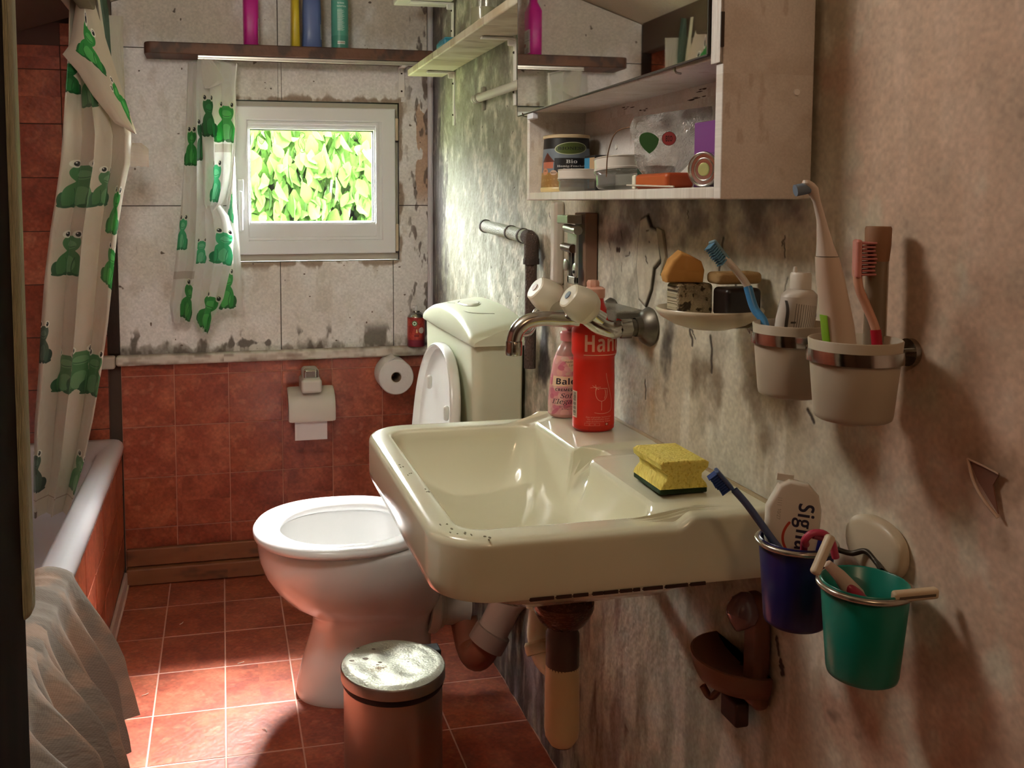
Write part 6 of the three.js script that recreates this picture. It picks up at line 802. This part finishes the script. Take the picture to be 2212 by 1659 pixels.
{
  const t = thing('toothpaste_tube', 'white striped toothpaste tube standing cap-up in the tumbler by the dish', 'tube', [0.63, 0.985, 2.068]);
  const c = (y) => [0.618 + (y - 0.985) * 0.14, 2.064]; const pr = [[0.985, 0.022, 0.004], [1.03, 0.0235, 0.011], [1.06, 0.0235, 0.0145], [1.086, 0.0205, 0.0160], [1.091, 0.014, 0.0135], [1.093, 0.0095, 0.0095]];
  const tx = canTex(256, 256, (k) => { k.fillStyle = '#cdc6bc'; k.fillRect(0, 0, 256, 256); k.fillStyle = '#4a4540'; k.beginPath(); k.moveTo(40, 20); k.bezierCurveTo(80, 90, 60, 140, 84, 250); k.lineTo(98, 250); k.bezierCurveTo(76, 140, 96, 90, 56, 20); k.fill(); k.strokeStyle = '#55504a'; for (let i = 0; i < 11; i++) { k.lineWidth = 2.4; k.beginPath(); k.moveTo(104 + i * 11, 36 + i * 2); k.quadraticCurveTo(110 + i * 11, 130, 120 + i * 9, 250); k.stroke(); } k.fillRect(96, 140, 22, 9); k.fillStyle = '#4b2a78'; k.beginPath(); k.ellipse(246, 110, 22, 12, -0.4, 0, 7); k.fill(); });
  const rings = pr.map(([y, a, b]) => ell(c(y)[0], y, c(y)[1], a, b, 2, 40)); obj('body', loft(rings, { cap0: true, cap1: true, crease: 0.8 }), M('#cdc6bc', 0.4), t);
  const lr = [1.03, 1.06, 1.084].map((y) => { const a = profAt(pr.map((p) => [p[0], p[1], p[2], 2]), y); return [...Array(21)].map((_, j) => { const an = lerp(0.3, 3.3, j / 20); return [c(y)[0] + (a[0] + 0.0003) * Math.cos(an), y, c(y)[1] + (a[1] + 0.0003) * Math.sin(an)]; }); }); const lg = loft(lr, { closed: false, crease: null }); { const uv = lg.attributes.uv; for (let i = 0; i < uv.count; i++) uv.setX(i, 1 - uv.getX(i)); } obj('label', lg, M('#ffffff', 0.4, { map: tx }), t, 'dark stripes printed on the tube');
  obj('cap', [latheC([[0, 0], [0.0115, 0], [0.0115, 0.016], [0.010, 0.0185], [0, 0.019]], 28).translate(c(1.095)[0], 1.0925, 2.064), latheC([[0, 0], [0.003, 0], [0.002, 0.007], [0, 0.0075]], 10).translate(c(1.1)[0] - 0.008, 1.110, 2.064)], M('#d3ccc0', 0.4), t);
}
{
  const t = thing('electric_toothbrush', 'white electric toothbrush with a thin neck standing in the nearer tumbler', 'toothbrush', [0.592, 0.972, 2.195]);
  const P = [[0.600, 0.972, 2.198, 0.0125], [0.594, 1.02, 2.197, 0.0142], [0.586, 1.07, 2.196, 0.0145], [0.577, 1.115, 2.195, 0.0128], [0.573, 1.1365, 2.1945, 0.0105], [0.573, 1.1372, 2.1945, 0.0098], [0.5705, 1.150, 2.194, 0.0072], [0.566, 1.172, 2.194, 0.0042], [0.561, 1.190, 2.193, 0.0036], [0.557, 1.198, 2.193, 0.0050], [0.5545, 1.203, 2.193, 0.0062], [0.551, 1.2075, 2.193, 0.0055], [0.549, 1.2105, 2.193, 0.0028]];
  const mk = (a, b) => loft(P.slice(a, b).map(([x, y, z, r]) => ell(x, y, z, r, r, 2.2, 28)), { cap0: true, cap1: true, crease: 0.7 });
  obj('handle', mk(0, 5), M('#cbb7a4', 0.4), t); obj('brush_head', mk(5, 13), M('#cdbfb2', 0.35), t); obj('stripe', loft([[0.5868, 0.985], [0.5803, 1.02], [0.5730, 1.06], [0.5698, 1.08]].map(([x, y], i) => ell(x, y, 2.196, [0.002, 0.002, 0.0018, 0.0006][i], 0.006, 2, 12)), { cap0: true, cap1: true }), M('#7fae2a', 0.4), t, 'green stripe'); obj('bristles', rod([0.555, 1.2035, 2.193], [0.5395, 1.2005, 2.190], 0.0055, 0.0058, 16), M('#6f7f92', 0.8), t, 'grey-blue bristle tuft');
}
toothbrush('red and pink toothbrush standing in the nearer tumbler', [[0.640, 0.985, 2.19], [0.6395, 1.040, 2.186], [0.638, 1.062, 2.184], [0.630, 1.085, 2.18], [0.622, 1.104, 2.178], [0.620, 1.122, 2.177]], 0.0044, [[0.6195, 1.133, 2.177], [-0.02, 1, 0]], [0.85, 0, 0.3], [M('#cf9c84', 0.3), M('#c9857c', 0.3), M('#b9706c', 0.5), M('#a8142c', 0.35), 3], undefined, 1.3);
{
  const x = 0.6435, z = 2.176, t = thing('glass_tube', 'thin glass tube with a brown stopper standing behind the red toothbrush', 'tube', [x, 0.992, z]);
  obj('tube', latheC([[0, 0.985], [0.010, 0.985], [0.0108, 0.988], [0.0108, 1.150], [0.0098, 1.150], [0.0098, 0.99], [0, 0.989]], 28).translate(x, 0, z), M('#c9b79f', 0.15, { transmission: 0.7 }), t); obj('contents', latheC([[0, 0.99], [0.0092, 0.99], [0.0092, 1.11], [0, 1.112]], 24).translate(x, 0, z), M('#7a5c44', 0.6), t, 'brown filling'); obj('stopper', latheC([[0, 1.128], [0.0106, 1.128], [0.0122, 1.146], [0.0125, 1.163], [0.0115, 1.165], [0.010, 1.1635], [0, 1.163]], 28).translate(x, 0, z), M('#8a6244', 0.7), t);
}

// ================================================================ LOWER HOLDER: BLUE AND TEAL TUMBLERS
{
  const A = [0.609, 0.823, 2.106], B = [0.6105, 0.8190, 2.2165];
  const plastic = (c) => M(c, 0.28, { transmission: 0.22, thickness: 0 });
  tumbler('plastic_tumbler', 'dark blue plastic tumbler holding a flat toothpaste tube', ...A, 0.0325, 0.0395, 0.096, plastic('#1f1d5c')); tumbler('plastic_tumbler', 'teal plastic tumbler holding razors', ...B, 0.0335, 0.041, 0.096, plastic('#08806f'));
  const t = thing('wire_holder', 'chrome wire holder with oval white plate carrying the two plastic tumblers', 'holder', [0.63, 0.80, 2.16]);
  for (const [[x, y, z], r] of [[A, 0.0408], [B, 0.0422]]) obj('ring', new THREE.TorusGeometry(r, 0.0031, 12, 64).rotateX(Math.PI / 2).translate(x, y - 0.0045, z), M('#b9b3a6', 0.25, { metalness: 0.9 }), t);
  obj('plate', along(loft([[0, 0.028, 0.041], [0.002, 0.030, 0.043], [0.010, 0.030, 0.043], [0.0135, 0.0275, 0.0405], [0.015, 0.022, 0.035]].map(([h, a, b]) => ell(0, h, 0, a, b, 2.3, 48)), { cap0: true, cap1: true, crease: 0.8 }), [-1, 0, 0], [W + 0.001, 0.830, 2.163]), M('#c0b299', 0.35), t, 'oval whitish wall plate');
  obj('wire', tube([[A[0] + 0.028, A[1] - 0.004, A[2] + 0.032], [0.646, 0.818, 2.148], [0.654, 0.824, 2.16], [0.655, 0.818, 2.176], [B[0] + 0.036, B[1] - 0.002, B[2] - 0.022]], 0.003, 50, 10), M('#3b342c', 0.4, { metalness: 0.7 }), t, 'dark bent wire');
}
{ // flat toothpaste tube, foot end up
  const t = thing('toothpaste_tube', 'flat white toothpaste tube with dark sideways lettering in the blue tumbler', 'tube', [0.612, 0.735, 2.105]);
  const pts = [[-0.022, -0.055], [0.022, -0.055], [0.029, 0.010], [0.0285, 0.034], [0.024, 0.050], [0.012, 0.0615], [-0.008, 0.0625], [-0.018, 0.056], [-0.0285, 0.030], [-0.027, 0.006]];
  const s = new THREE.Shape(pts.map((p) => new THREE.Vector2(...p))), g = new THREE.ExtrudeGeometry(s, { depth: 0.009, bevelEnabled: true, bevelThickness: 0.005, bevelSize: 0.004, bevelOffset: -0.004, bevelSegments: 4 }).translate(0, 0, -0.0045);
  const tx = canTex(384, 768, (c) => { c.fillStyle = '#d2c9ba'; c.fillRect(0, 0, 384, 768); c.save(); c.translate(252, 150); c.rotate(Math.PI / 2); c.fillStyle = '#23223a'; c.font = 'bold 140px sans-serif'; c.scale(0.92, 1); c.fillText('Signal', 0, 36); c.restore(); c.strokeStyle = '#b4402c'; c.lineWidth = 17; c.lineCap = 'round'; c.beginPath(); c.moveTo(168, 300); c.quadraticCurveTo(92, 420, 196, 520); c.stroke(); c.fillStyle = '#8d8474'; c.font = '30px sans-serif'; c.save(); c.translate(84, 130); c.rotate(Math.PI / 2); c.fillText('||||  10/27', 0, 0); c.restore(); });
  { const p = g.attributes.position, uv = g.attributes.uv; for (let i = 0; i < p.count; i++) uv.setXY(i, (p.getX(i) + 0.031) / 0.062, (p.getY(i) + 0.0565) / 0.12); }
  const M4 = new THREE.Matrix4().makeRotationFromEuler(new THREE.Euler(-0.10, -0.42, -0.10, 'YXZ')).setPosition(0.606, 0.822, 2.098); g.applyMatrix4(M4); obj('body', toCreasedNormals(g, 0.6), M('#ffffff', 0.4, { map: tx }), t);
  obj('crimp', new RoundedBoxGeometry(0.018, 0.008, 0.003, 2, 0.001).translate(-0.012, 0.0635, 0).applyMatrix4(M4), M('#d6cec0', 0.4), t);
}
toothbrush('plain blue toothbrush leaning far left out of the blue tumbler', [[0.622, 0.735, 2.122], [0.598, 0.795, 2.113], [0.580, 0.826, 2.098], [0.560, 0.858, 2.084], [0.549, 0.872, 2.078]], 0.0042, [[0.5385, 0.8835, 2.074], [-0.66, 0.74, -0.05]], [-0.7, -0.65, -0.3], [M('#4a5c86', 0.4), M('#4a6496', 0.4), M('#2a4a92', 0.6)]);
{
  const t = thing('razor', 'pink and white disposable razor leaning out of the teal tumbler', 'razor', [0.615, 0.735, 2.22]);
  const hp = [[0.628, 0.735, 2.225], [0.614, 0.775, 2.221], [0.598, 0.806, 2.2195], [0.580, 0.828, 2.219], [0.566, 0.841, 2.219]];
  obj('handle', loft(hp.map(([x, y, z], i) => { const r = [0.005, 0.0075, 0.0098, 0.0065, 0.0045][i], d = V(-0.62, 0.78, 0); return [...Array(24)].map((_, j) => { const a = j / 24 * 6.2832, n = V(0.78, 0.62, 0); return [x + n.x * r * Math.cos(a), y + n.y * r * Math.cos(a), z + r * 0.7 * Math.sin(a)]; }); }), { cap0: true, cap1: true, crease: 0.9 }), M('#cfb9ab', 0.4), t);
  obj('grip', along(new THREE.SphereGeometry(1, 24, 14).scale(0.0088, 0.030, 0.0078), [-0.62, 0.78, 0], [0.6045, 0.7965, 2.2235]), M('#a3324c', 0.35), t, 'dark pink grip'); obj('head', along(new RoundedBoxGeometry(0.0095, 0.042, 0.0085, 3, 0.0035), [0.55, 0.80, -0.2], [0.5605, 0.8505, 2.2195]), M('#cfc2ac', 0.4), t, 'cream blade head');
}
{ const t = thing('razor', 'bent bright pink razor frame standing behind the pink and white razor', 'razor', [0.60, 0.74, 2.15]);
  obj('frame', tube([[0.612, 0.74, 2.115], [0.604, 0.80, 2.126], [0.594, 0.834, 2.142], [0.579, 0.840, 2.166], [0.572, 0.849, 2.175], [0.577, 0.8555, 2.178], [0.588, 0.8555, 2.18], [0.598, 0.847, 2.18], [0.604, 0.829, 2.18]], 0.0038, 60, 10), M('#b23a56', 0.35), t); obj('blade_bar', rod([0.578, 0.853, 2.179], [0.598, 0.847, 2.1805], 0.0026), M('#7a2438', 0.4), t); }
{ const t = thing('razor', 'orange disposable razor with cream head at the right of the teal tumbler', 'razor', [0.615, 0.735, 2.23]);
  obj('handle', tube([[0.600, 0.735, 2.215], [0.612, 0.785, 2.236], [0.6175, 0.806, 2.247], [0.622, 0.816, 2.253]], 0.0042, 40, 12), M('#b5622a', 0.4), t); obj('head', along(new RoundedBoxGeometry(0.0105, 0.045, 0.0085, 3, 0.003), [1, 0.05, 0.12], [0.634, 0.8195, 2.2565]), M('#c9b698', 0.4), t, 'cream blade head'); obj('blade', along(box(-0.0012, 0.0012, -0.018, 0.018, 0.0040, 0.0048), [1, 0.05, 0.12], [0.634, 0.8195, 2.2565]), M('#5a4c3c', 0.4), t); }

renderer.render(scene, camera);
